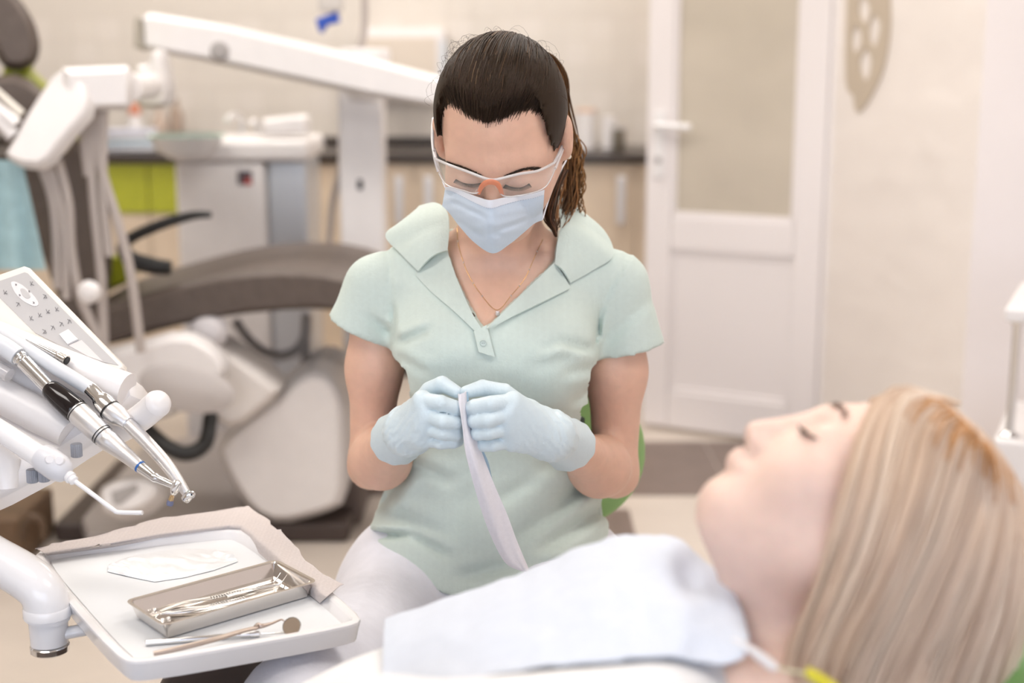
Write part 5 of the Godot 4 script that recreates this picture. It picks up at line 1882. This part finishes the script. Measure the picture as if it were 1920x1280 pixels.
	# curly ends
	for n in 95:
		var c0 := [rng.randf_range(1056, 1088), rng.randf_range(245, 372)]
		var rad := rng.randf_range(7, 17)
		var pts := []
		var ph := rng.randf_range(-1.2, 0.6)
		for k in 14:
			var s := k / 13.0
			pts.append(pz(c0[0] + rad * sin(s * 5.0 + ph) * (0.4 + s * 0.6) + 6 * s, c0[1] + 52 * s - 8 * cos(s * 5.0 + ph) * s, 1.955 + 0.006 * cos(s * 7.0 + ph)))
		strand(pm, pts, 0.0011, 0.0006, Color(0.12, 0.06, 0.024).lerp(Color(0.4, 0.21, 0.085), rng.randf()))
	# lock in front of the collar
	for n in 90:
		var ox := rng.randfn(0.0, 5.0)
		var oz := rng.randfn(0.0, 0.006)
		var ph := rng.randf_range(0, TAU)
		var pts := []
		for k in 16:
			var s := k / 15.0
			var e := poly_at([[1058, 318, 1.90], [1042, 350, 1.885], [1031, 385, 1.872], [1030, 410, 1.866], [1038, 428, 1.865], [1043, 444, 1.865]], s)
			pts.append(pz(e[0] + ox * sin(PI * (0.15 + 0.85 * s)) + 2.0 * sin(s * 8 + ph), e[1], e[2] + oz))
		strand(pm, pts, 0.001, 0.0006, Color(0.025, 0.013, 0.007).lerp(Color(0.16, 0.07, 0.03), rng.randf() * rng.randf()))
	part(hair, "ponytail", pm, hm, "auburn wavy ponytail")
	# brows and lashes
	var bm := MB.new()
	for e in [[[843, 306], [862, 312], [884, 320], [906, 331]], [[944, 332], [962, 324], [986, 317], [1008, 318]]]:
		for n in 150:
			var s := rng.randf()
			var a := poly_at(e, s)
			var dirn := -1.0 if e[0][0] < 900 else 1.0
			var pts := []
			for k in 3:
				var u: float = a[0] + dirn * k * 4.0
				var v: float = a[1] + rng.randf_range(-2.5, 2.5) - k * 1.2
				pts.append(march(skin_field, u, v, 1.6, 1.95) - ray(u, v).normalized() * 0.0006)
			strand(bm, pts, 0.0004, 0.00025, Color(0.035, 0.02, 0.013), 3)
	part(t, "eyebrows", bm, hm)
	var em := MB.new()
	for e in [[[855, 336], [870, 343], [886, 345], [902, 343]], [[948, 346], [962, 351], [978, 351], [992, 344]]]:
		for n in 34:
			var s := n / 33.0
			var a := poly_at(e, s)
			var pts := []
			for k in 3:
				var u: float = a[0] + (s - 0.5) * k * 5.0
				var v: float = a[1] + k * 3.4
				pts.append(march(skin_field, a[0], a[1], 1.6, 1.95) + (pz(u, v, 1.7) - pz(a[0], a[1], 1.7)) - ray(u, v).normalized() * (0.0005 + k * 0.0022))
			strand(em, pts, 0.0006, 0.0003, Color(0.012, 0.008, 0.006), 3)
	part(t, "eyelashes", em, hm)
	var ec := HO + HB * Vector3(0.0825, -0.033, 0.0)
	part(t, "earring", rbox(ec, Vector3.ONE * 0.007, 0.0034, Basis.IDENTITY, 4), mat(rgb(236, 224, 208), 0.15, 0.2), "small pearl earring")

func face_mask(t: Node3D) -> void:
	var top := [[835, 350], [850, 352], [872, 360], [896, 369], [918, 375], [940, 371], [968, 366], [998, 363], [1021, 356]]
	var bot := [[829, 386], [843, 400], [862, 425], [890, 455], [924, 475], [955, 458], [982, 436], [1002, 419], [1017, 413]]
	var zt := [1.775, 1.755, 1.735, 1.712, 1.697, 1.71, 1.73, 1.755, 1.785]
	var zb := [1.785, 1.775, 1.765, 1.755, 1.75, 1.757, 1.77, 1.785, 1.795]
	var g := []
	var band := []
	for k in 49:
		var s := k / 48.0
		var a := poly_at(top, s)
		var b := poly_at(bot, s)
		var z0: float = poly_at([[zt[0]], [zt[1]], [zt[2]], [zt[3]], [zt[4]], [zt[5]], [zt[6]], [zt[7]], [zt[8]]], s)[0]
		var z1: float = poly_at([[zb[0]], [zb[1]], [zb[2]], [zb[3]], [zb[4]], [zb[5]], [zb[6]], [zb[7]], [zb[8]]], s)[0]
		var row := []
		var brow := []
		for j in 33:
			var w := j / 32.0
			var u := lerpf(a[0], b[0], w)
			var v := lerpf(a[1], b[1], w)
			var z := lerpf(z0, z1, w) - 0.024 * sin(w * PI * 0.9) * sin(s * PI)
			# pleats
			var cr := 0.0
			for e in [[840, 405, 900, 440], [925, 435, 1000, 408], [850, 380, 905, 405], [880, 440, 935, 440]]:
				var p0 := Vector2(e[0], e[1])
				var ab := Vector2(e[2], e[3]) - p0
				var rel := Vector2(u, v) - p0
				var tt := clampf(rel.dot(ab) / ab.length_squared(), 0, 1)
				var dd := (rel - ab * tt).length() / 5.0
				cr += 0.0045 * exp(-dd * dd)
			z += cr + 0.0012 * sin(v * 0.32 + u * 0.05) * smoothstep(0.15, 0.4, w) * (0.4 + absf(s - 0.5))
			var p := pz(u, v, z)
			var hit := march(skin_field, u, v, 1.55, 1.95)
			if hit.z > p.z - 0.004 and hit.z > -1.86:
				p = hit - ray(u, v).normalized() * 0.005
			row.append(p)
			if w < 0.17:
				brow.append(p - ray(u, v).normalized() * 0.0008)
		g.append(row)
		band.append(brow)
	var mb := mat(rgb(210, 224, 238), 0.8, 0.0, 0.02, 40.0, 0.2)
	var ms := part(t, "face_mask", sheet(g, 0.0008), mb, "pale blue pleated face mask")
	part(ms, "nose_band", sheet(band, 0.0006), mat(rgb(228, 232, 240), 0.75))
	for r in [2, 5]:
		for k in range(2, 47):
			var p: Vector3 = g[k][r] - ray(920, 370).normalized() * 0.0018
			var p2: Vector3 = p.lerp(g[k + 1][r] - ray(920, 370).normalized() * 0.0018, 0.45)
			if k == 2:
				band = []
			band.append([p, p2])
	var stt := MB.new()
	for e in band:
		if e is Array and e.size() == 2 and e[0] is Vector3:
			stt.add(tube(e, 0.00025, 4))
	part(ms, "stitching", stt, mat(rgb(176, 190, 208), 0.8))
	for e in [[[1020, 360, 1.786], [1036, 330, 1.80], [1050, 300, 1.815], [1064, 262, 1.83]], [[1017, 411, 1.797], [1030, 370, 1.81], [1046, 330, 1.825], [1062, 300, 1.84]], [[835, 352, 1.777], [824, 320, 1.80], [815, 280, 1.82]]]:
		var pp := []
		for q in e:
			pp.append(pz(q[0], q[1], q[2]))
		part(ms, "ear_loop", tube(curve(pp, 5), 0.0011, 6), mat(rgb(232, 234, 240), 0.7))

func glasses(t: Node3D) -> void:
	var gl := StandardMaterial3D.new()
	gl.albedo_color = Color(0.95, 0.93, 0.9, 0.05)
	gl.transparency = BaseMaterial3D.TRANSPARENCY_ALPHA
	gl.roughness = 0.03
	var fr := StandardMaterial3D.new()
	fr.albedo_color = Color(0.93, 0.92, 0.92, 0.6)
	fr.transparency = BaseMaterial3D.TRANSPARENCY_ALPHA
	fr.roughness = 0.08
	var rimp := [[817, 298, 1.745], [842, 309, 1.712], [875, 321, 1.688], [909, 334, 1.676], [925, 337, 1.674], [941, 334, 1.676], [974, 326, 1.688], [1009, 320, 1.712], [1039, 305, 1.75]]
	var low := [[823, 325, 1.752], [837, 346, 1.716], [865, 356, 1.694], [893, 362, 1.684], [921, 345, 1.679], [944, 367, 1.684], [982, 365, 1.694], [1022, 351, 1.718], [1041, 316, 1.755]]
	var g := []
	var pt := []
	var pl := []
	for k in 41:
		var s := k / 40.0
		var a := poly_at(rimp, s)
		var b := poly_at(low, s)
		var pa := pz(a[0], a[1], a[2])
		var pb := pz(b[0], b[1], b[2])
		pt.append(pa)
		pl.append(pb)
		var row := []
		for j in 8:
			row.append(pa.lerp(pb, j / 7.0) + Vector3(0, 0, 0.003) * sin(PI * j / 7.0))
		g.append(row)
	var lens := part(t, "safety_glasses", sheet(g, 0.0008), gl, "clear wraparound safety glasses")
	part(lens, "top_rim", tube(pt, 0.0017, 8), fr)
	part(lens, "lower_rim", tube(pl.slice(0, 17), 0.0009, 6).add(tube(pl.slice(24), 0.0009, 6)), fr)
	for e in [[[817, 297, 1.745], [812, 278, 1.765], [810, 248, 1.80], [812, 222, 1.83]], [[822, 322, 1.75], [815, 296, 1.756], [812, 272, 1.775], [811, 240, 1.805]], [[1039, 305, 1.75], [1047, 290, 1.765], [1056, 268, 1.80], [1062, 250, 1.835]], [[1041, 316, 1.755], [1048, 298, 1.77], [1058, 272, 1.80], [1062, 252, 1.835]]]:
		var pp := []
		for q in e:
			pp.append(pz(q[0], q[1], q[2]))
		part(lens, "temple", tube(curve(pp, 5), 0.0019, 8), fr)
	for e in [[814, 283, 1.757], [1044, 297, 1.757]]:
		part(lens, "hinge_screw", rbox(pz(e[0], e[1], e[2]), Vector3.ONE * 0.003, 0.0012), M.grey)
	var np := []
	for e in [[897, 363, 1.685], [903, 350, 1.678], [911, 343, 1.674], [921, 341, 1.672], [931, 344, 1.674], [937, 352, 1.678], [942, 365, 1.685]]:
		np.append(pz(e[0], e[1], e[2]))
	var om := mat(rgb(240, 150, 110), 0.3)
	om.transparency = BaseMaterial3D.TRANSPARENCY_ALPHA
	om.albedo_color.a = 0.7
	part(lens, "nose_piece", tube(curve(np, 5), [0.0022, 0.003, 0.0036, 0.0038, 0.0036, 0.003, 0.0022], 10, 0.5, Vector3(0, 0, 1)), om, "orange soft nose piece")

func held_mask() -> void:
	var le := [[860, 738, 1.655], [862, 765, 1.645], [867, 800, 1.64], [873, 850, 1.642], [893, 925, 1.655], [918, 998, 1.672], [948, 1054, 1.685], [978, 1068, 1.69]]
	var ri := [[873, 733, 1.662], [875, 765, 1.66], [880, 800, 1.66], [897, 835, 1.658], [925, 905, 1.668], [950, 962, 1.678], [968, 1012, 1.686], [991, 1068, 1.69]]
	var mk := func(l: Array, r: Array, fold: float, n: int) -> MB:
		var g := []
		for k in 37:
			var s := k / 36.0
			var a := poly_at(l, s)
			var b := poly_at(r, s)
			var pa := pz(a[0], a[1], a[2])
			var pb := pz(b[0], b[1], b[2])
			var row := []
			for j in 9:
				var w := j / 8.0
				row.append(pa.lerp(pb, w) + Vector3(0, 0, 1) * (fold * sin(w * PI) + 0.0016 * sin(w * 9.0 + s * 7.0)))
			g.append(row)
		return sheet(g, 0.0009)
	var t := thing("folded_mask", "folded white and blue face mask hanging from the gloved hands", "face mask", pz(985, 1068, 1.69))
	part(t, "outer_layer", mk.call(le, ri, 0.006, 0), mat(rgb(232, 230, 236), 0.8, 0.0, 0.03, 40.0, 0.2))
	part(t, "inner_layer", mk.call([[868, 736, 1.664], [874, 790, 1.666], [882, 830, 1.668], [900, 880, 1.672], [915, 905, 1.676]], [[876, 734, 1.668], [884, 788, 1.67], [900, 830, 1.672], [914, 862, 1.676], [922, 900, 1.68]], 0.003, 0), mat(rgb(176, 204, 224), 0.8))

func stool() -> void:
	var t := thing("stool", "mint green stool with a curved backrest under the dentist", "stool", Vector3(0.03, 0, -1.98))
	var gm := mat(rgb(152, 190, 124), 0.5, 0.0, 0.04, 8.0)
	# backrest: curved padded shell
	var rows := []
	var c := pz(1005, 835, 2.10)
	for k in 22:
		var ph := k / 21.0 * PI - PI / 2
		var row := []
		for j in 40:
			var th := TAU * j / 40
			var ex := cos(ph) * cos(th)
			var ez := cos(ph) * sin(th)
			var X := 0.163 * signf(ex) * pow(absf(ex), 0.9)
			var Y := 0.138 * sin(ph)
			row.append(c + Vector3(X, Y, 0.026 * ez + 1.6 * X * X))
		rows.append(row)
	var m := MB.new()
	for r in rows:
		for p in r:
			m.vert(p, Vector3.UP)
	for r in 21:
		for j in 40:
			m.quad(r * 40 + j, r * 40 + (j + 1) % 40, (r + 1) * 40 + (j + 1) % 40, (r + 1) * 40 + j)
	m.smooth_normals()
	var o := (m.v[11 * 40 + 10] - c).dot(m.n[11 * 40 + 10])
	if m.n[11 * 40 + 10].z < 0 and o < 0:
		for k in m.n.size():
			m.n[k] = -m.n[k]
	part(t, "backrest", m, gm)
	part(t, "back_post", tube(curve([Vector3(0.03, 0.4, -1.98), Vector3(0.03, 0.4, -2.14), Vector3(0.04, 0.5, -2.16), c + Vector3(0, 0, -0.02)], 5), 0.014, 12), M.chrome)
	part(t, "seat", lathe([Vector2(0, -0.01), Vector2(0.17, -0.01), Vector2(0.19, 0.01), Vector2(0.19, 0.03), Vector2(0.17, 0.05), Vector2(0, 0.055)], Vector3(0.02, 0.385, -1.92), Vector3.UP, 36), gm)
	part(t, "gas_lift", cyl(Vector3(0.02, 0.1, -1.92), Vector3(0.02, 0.38, -1.92), 0.025, 20), M.chrome)
	for k in 5:
		var a := TAU * k / 5 + 0.3
		var e := Vector3(0.02 + cos(a) * 0.26, 0.075, -1.92 + sin(a) * 0.26)
		part(t, "star_leg", tube([Vector3(0.02, 0.1, -1.92), e], [0.022, 0.014], 10), M.chrome)
		part(t, "caster", cyl(e + Vector3(-0.012, -0.045, 0), e + Vector3(0.012, -0.045, 0), 0.029, 16, 0.004), M.black)

# ------------------------------------------------------------------ the patient, lying back with closed eyes
var PO: Vector3
var PB: Basis
var PBi: Basis
var pat_neck := []
func patient_skin(p: Vector3) -> float:
	var d := head_field(PBi * (p - PO), 1.0)
	for q in pat_neck:
		d = smin(d, cap(p, q[0], q[1], q[2], q[3]), q[4])
	return d

func patient() -> void:
	var ph := deg_to_rad(29.0)
	var cu := Vector3(0, cos(PITCH), -sin(PITCH))
	var yv := Vector3.RIGHT * cos(ph) + cu * sin(ph)
	var zv := -Vector3.RIGHT * sin(ph) + cu * cos(ph)
	PB = Basis(yv.cross(zv), yv, zv)
	PBi = PB.inverse()
	PO = pz(1621, 970, 1.12)
	pat_neck = [
		[pz(1490, 1000, 1.125), pz(1525, 1260, 1.14), 0.05, 0.055, 0.035],
		[pz(1400, 985, 1.12), pz(1445, 1190, 1.125), 0.026, 0.03, 0.03],
		[pz(1490, 1330, 1.06), pz(1230, 1345, 1.02), 0.045, 0.042, 0.05],
		[pz(1500, 1330, 1.2), pz(1300, 1330, 1.27), 0.05, 0.05, 0.05],
		[pz(1480, 1290, 1.13), pz(1300, 1330, 1.13), 0.05, 0.07, 0.05]]
	var t := thing("person", "reclining patient with blonde hair and closed eyes under a pale blue bib", "person", Vector3(0.1, 0.55, -1.13))
	var skin := mat(rgb(238, 206, 190), 0.5, 0.0, 0.05, 14.0, 0.1, 60.0)
	skin.subsurf_scatter_enabled = true
	skin.subsurf_scatter_strength = 0.12
	part(t, "body", net(patient_skin, Vector3(0.06, 0.62, -1.36), Vector3(0.43, 1.06, -0.92), 0.005), skin)
	# white top, trousers
	var bones := []
	for z in [[1.05, 0.0], [1.13, 0.012], [1.21, 0.0]]:
		bones.append([Vector3(0.13, 0.735 + z[1], -z[0]), Vector3(-0.10, 0.635 + z[1], -z[0]), 0.085, 0.085, 0.06])
		bones.append([Vector3(-0.10, 0.635 + z[1], -z[0]), Vector3(-0.36, 0.545, -z[0]), 0.085, 0.085, 0.06])
	bones.append([Vector3(0.10, 0.775, -0.985), Vector3(-0.10, 0.765, -0.97), 0.05, 0.05, 0.04])
	bones.append([Vector3(-0.10, 0.765, -0.97), Vector3(-0.3, 0.64, -0.96), 0.05, 0.043, 0.03])
	bones.append([Vector3(0.15, 0.70, -1.27), Vector3(-0.16, 0.62, -1.3), 0.05, 0.043, 0.03])
	var f := func(p: Vector3) -> float:
		var d := bones_field(p, bones) + 0.003 * wn.get_noise_3d(p.x * 30, p.y * 30, p.z * 30)
		return maxf(d, (p.x - 0.165) * 0.8 + maxf(0.0, -p.z - 1.02) * 0.0)
	part(t, "white_top", net(f, Vector3(-0.53, 0.45, -1.4), Vector3(0.22, 0.88, -0.86), 0.011), mat(rgb(232, 232, 233), 0.85, 0.0, 0.03, 10.0, 0.2))
	var legs := []
	for z in [1.05, 1.22]:
		legs.append([Vector3(-0.38, 0.545, -z), Vector3(-0.85, 0.58, -z), 0.085, 0.06, 0.04])
		legs.append([Vector3(-0.85, 0.58, -z), Vector3(-1.25, 0.53, -z), 0.058, 0.042, 0.04])
		legs.append([Vector3(-1.25, 0.53, -z), Vector3(-1.36, 0.60, -z), 0.04, 0.035, 0.02])
	var lf := func(p: Vector3) -> float:
		return bones_field(p, legs)
	part(t, "trousers", net(lf, Vector3(-1.42, 0.44, -1.34), Vector3(-0.3, 0.72, -0.94), 0.016), mat(rgb(210, 212, 220), 0.85))
	patient_hair(t)
	bib()

func patient_hair(t: Node3D) -> void:
	var rng := RandomNumberGenerator.new()
	rng.seed = 33
	var hm := mat(Color.WHITE, 0.45)
	hm.vertex_color_use_as_albedo = true
	var pale := Color(0.78, 0.62, 0.48)
	var tan_c := Color(0.5, 0.31, 0.19)
	var ginger := Color(0.55, 0.27, 0.1)
	# mass of hair under the strands
	var lobes := [[pz(1700, 1000, 1.085), pz(1640, 1230, 1.08), 0.04, 0.042, 0.05], [pz(1780, 980, 1.10), pz(1720, 1280, 1.095), 0.045, 0.045, 0.05], [pz(1640, 960, 1.075), pz(1570, 1180, 1.07), 0.028, 0.03, 0.04], [pz(1835, 1000, 1.13), pz(1800, 1230, 1.13), 0.03, 0.035, 0.05]]
	var hc := func(p: Vector3) -> float:
		var q := PBi * (p - PO)
		var zl := table([[-0.06, -0.05], [-0.03, -0.01], [0.0, 0.012], [0.03, 0.03], [0.055, 0.05], [0.072, 0.066], [0.085, 0.09], [0.1, 0.2]], q.y)
		var w := smoothstep(0.0, 0.03, zl - q.z)
		var d := maxf(ell(q, Vector3(0, 0.032, -0.012), Vector3(0.073, 0.082, 0.091) + Vector3.ONE * (-0.004 + 0.012 * w)), (q.z - zl) * 0.6)
		return smin(d, bones_field(p, lobes), 0.03)
	var m := net(hc, Vector3(0.18, 0.68, -1.26), Vector3(0.46, 1.06, -0.96), 0.0075)
	for k in m.v.size():
		m.c.append(Color(0.66, 0.49, 0.36))
	var paths := [
		[[1815, 800, 1.075], [1735, 738, 1.10], [1668, 735, 1.105], [1620, 800, 1.07], [1590, 900, 1.045], [1562, 1000, 1.036], [1530, 1110, 1.036], [1492, 1210, 1.04], [1474, 1310, 1.045]],
		[[1820, 805, 1.07], [1755, 742, 1.095], [1695, 745, 1.085], [1668, 820, 1.055], [1650, 910, 1.033], [1622, 1010, 1.022], [1585, 1110, 1.02], [1540, 1210, 1.025], [1505, 1320, 1.03]],
		[[1825, 810, 1.07], [1780, 768, 1.085], [1745, 800, 1.06], [1728, 870, 1.04], [1705, 950, 1.026], [1672, 1040, 1.018], [1632, 1130, 1.017], [1585, 1220, 1.022], [1550, 1330, 1.03]],
		[[1830, 815, 1.07], [1815, 810, 1.065], [1800, 860, 1.048], [1780, 930, 1.034], [1752, 1010, 1.026], [1716, 1090, 1.022], [1678, 1170, 1.024], [1640, 1250, 1.03], [1605, 1340, 1.035]],
		[[1838, 825, 1.072], [1845, 840, 1.066], [1842, 900, 1.054], [1826, 970, 1.042], [1802, 1040, 1.036], [1772, 1110, 1.034], [1738, 1190, 1.036], [1705, 1260, 1.04], [1670, 1350, 1.048]],
		[[1848, 832, 1.08], [1868, 862, 1.076], [1876, 930, 1.066], [1868, 1000, 1.056], [1852, 1070, 1.05], [1830, 1140, 1.05], [1802, 1210, 1.052], [1772, 1280, 1.056], [1745, 1360, 1.06]],
		[[1862, 845, 1.1], [1894, 890, 1.1], [1908, 960, 1.092], [1908, 1030, 1.085], [1898, 1100, 1.08], [1884, 1170, 1.08], [1862, 1230, 1.08], [1838, 1300, 1.082], [1815, 1370, 1.085]],
		[[1875, 860, 1.13], [1916, 915, 1.135], [1928, 985, 1.13], [1928, 1060, 1.125], [1920, 1130, 1.12], [1906, 1200, 1.12], [1890, 1260, 1.12], [1872, 1320, 1.12], [1855, 1380, 1.12]]]
	for n in 1900:
		var a := rng.randf() * (paths.size() - 1)
		var j := mini(int(a), paths.size() - 2)
		var w := a - j
		var lay := rng.randf() * rng.randf()
		var wob := rng.randf_range(0, TAU)
		var jit := rng.randfn(0, 7.0)
		var clump := 9.0 * sin(a * 21.0) + 5.0 * sin(a * 47.0 + 1.0)
		var pts := []
		for k in 18:
			var s := k / 17.0
			var p := poly_at(paths[j], s)
			var q := poly_at(paths[j + 1], s)
			var u := lerpf(p[0], q[0], w) + jit * s + clump * s + 5.0 * sin(s * 6.0 + wob) * s
			var v := lerpf(p[1], q[1], w) + jit * 0.3
			pts.append(pz(u, v, lerpf(p[2], q[2], w) - 0.014 * smoothstep(0.35, 0.1, s) - 0.022 * smoothstep(4.0, 5.5, a) * sin(minf(s * 2.0, 1.0) * PI * 0.5) + 0.022 * lay + 0.008 * sin(a * 30.0) * s))
		var b := rng.randf()
		var band := 0.5 + 0.5 * sin(a * 34.0 + 1.3)
		var col := pale.lerp(tan_c, clampf(b * b * 0.6 + band * 0.35 - 0.15, 0.0, 1.0))
		strand(m, pts, 0.0013, 0.0011, col)
		# ginger regrowth at the parting: short hairs of one colour over the pale ones
		if n % 4 == 0 and a > 1.2:
			var sh := []
			for k in range(0, rng.randi_range(3, 6)):
				sh.append(pts[k] - ray(1830, 830).normalized() * 0.0035)
			strand(m, sh, 0.0013, 0.0008, ginger)
	# fine hair swept back over the temple
	for n in 260:
		var s0 := rng.randf()
		var st := [lerpf(1640, 1585, s0) + rng.randfn(0, 6), lerpf(745, 915, s0)]
		var pts := []
		for k in 9:
			var s := k / 8.0
			var u: float = st[0] + 150 * s + rng.randfn(0, 0.6)
			var v: float = st[1] - 18 * sin(s * 2.4) + 70 * s * s * (0.3 + s0)
			pts.append(march(patient_skin, u, v, 0.9, 1.2) - ray(u, v).normalized() * (0.002 + 0.012 * s))
		strand(m, pts, 0.0006, 0.0009, pale.lerp(tan_c, rng.randf() * 0.5))
	part(t, "hair", m, hm, "shoulder-length blonde hair")
	var bm := MB.new()
	for n in 70:
		var s := rng.randf()
		var q := PB * Vector3(lerpf(0.006, 0.034, s), 0.02 + 0.003 * sin(s * PI) + rng.randf_range(-0.003, 0.003), 0.2) + PO
		var dirn := PB * Vector3(0, 0, -1)
		for k in 80:
			var dd := patient_skin(q)
			if dd < 0.0004:
				break
			q += dirn * maxf(dd * 0.7, 0.0004)
		strand(bm, [q, q + PB * Vector3(0.003, 0.001, 0.0006), q + PB * Vector3(0.007, 0.001, 0.0002)], 0.0003, 0.0002, Color(0.22, 0.13, 0.08), 3)
	part(t, "eyebrow", bm, hm)
	var em := MB.new()
	for n in 44:
		var s := n / 43.0
		var q := PB * Vector3(lerpf(0.018, 0.046, s), -0.009 - 0.003 * sin(s * PI), 0.2) + PO
		var dirn := PB * Vector3(0, 0, -1)
		for k in 80:
			var dd := patient_skin(q)
			if dd < 0.0004:
				break
			q += dirn * maxf(dd * 0.7, 0.0004)
		strand(em, [q, q + PB * Vector3(0.001 * (s - 0.3), -0.003, 0.003), q + PB * Vector3(0.003 * (s - 0.3), -0.004, 0.0075)], 0.0006, 0.0002, Color(0.04, 0.025, 0.02), 3)
	part(t, "eyelashes", em, hm)

func bib() -> void:
	var top := [[722, 1160, 1.30], [850, 1116, 1.27], [990, 1068, 1.245], [1100, 1020, 1.22], [1180, 1002, 1.205], [1255, 1003, 1.19], [1312, 1032, 1.165], [1358, 1085, 1.125], [1392, 1145, 1.075], [1406, 1200, 1.03]]
	var bot := [[716, 1330, 1.08], [850, 1280, 1.04], [980, 1252, 1.015], [1090, 1242, 1.0], [1160, 1238, 0.995], [1222, 1230, 0.995], [1270, 1226, 0.997], [1320, 1240, 1.0], [1362, 1242, 1.0], [1396, 1232, 1.005]]
	var fn := FastNoiseLite.new()
	fn.seed = 8
	fn.frequency = 0.012
	var g := []
	for k in 61:
		var s := k / 60.0
		var a := poly_at(top, s)
		var b := poly_at(bot, s)
		var row := []
		for j in 25:
			var w := j / 24.0
			var p := pz(a[0], a[1], a[2]).lerp(pz(b[0], b[1], b[2]), w)
			p.y += 0.014 * sin(w * PI) * (1.0 - s * 0.5)
			var q := proj(p)
			p.y += 0.003 * fn.get_noise_2d(q.x, q.y)
			p.y -= 0.012 * exp(-pow((q.x - 1300) / 36.0, 2.0) - pow((q.y - 1070) / 40.0, 2.0))
			row.append(p)
		g.append(row)
	solo("bib", sheet(g, 0.0015), mat(rgb(212, 219, 231), 0.85, 0.0, 0.03, 14.0, 0.15), "pale blue paper bib spread over the patient's chest", "bib")
	var c := thing("bib_clip", "white plastic bib clip at the edge of the bib", "clip", pz(1415, 1225, 0.985))
	part(c, "jaw", tube([pz(1373, 1197, 0.99), pz(1395, 1208, 0.987), pz(1425, 1230, 0.985), pz(1447, 1247, 0.985), pz(1455, 1252, 0.986)], [0.002, 0.0035, 0.0055, 0.0058, 0.003], 14, 0.6), M.white_gloss)
	part(c, "chain", tube(curve([pz(1452, 1250, 0.987), pz(1480, 1258, 0.985), pz(1515, 1262, 0.985)], 6), 0.0012, 6), mat(rgb(210, 206, 170), 0.4))
	solo("yellow_clip", tube([pz(1512, 1258, 0.985), pz(1535, 1272, 0.983), pz(1575, 1300, 0.983)], [0.006, 0.0075, 0.0075], 14, 0.6), mat(rgb(214, 204, 50), 0.4), "yellow bib clip tucked under the blonde hair", "clip")
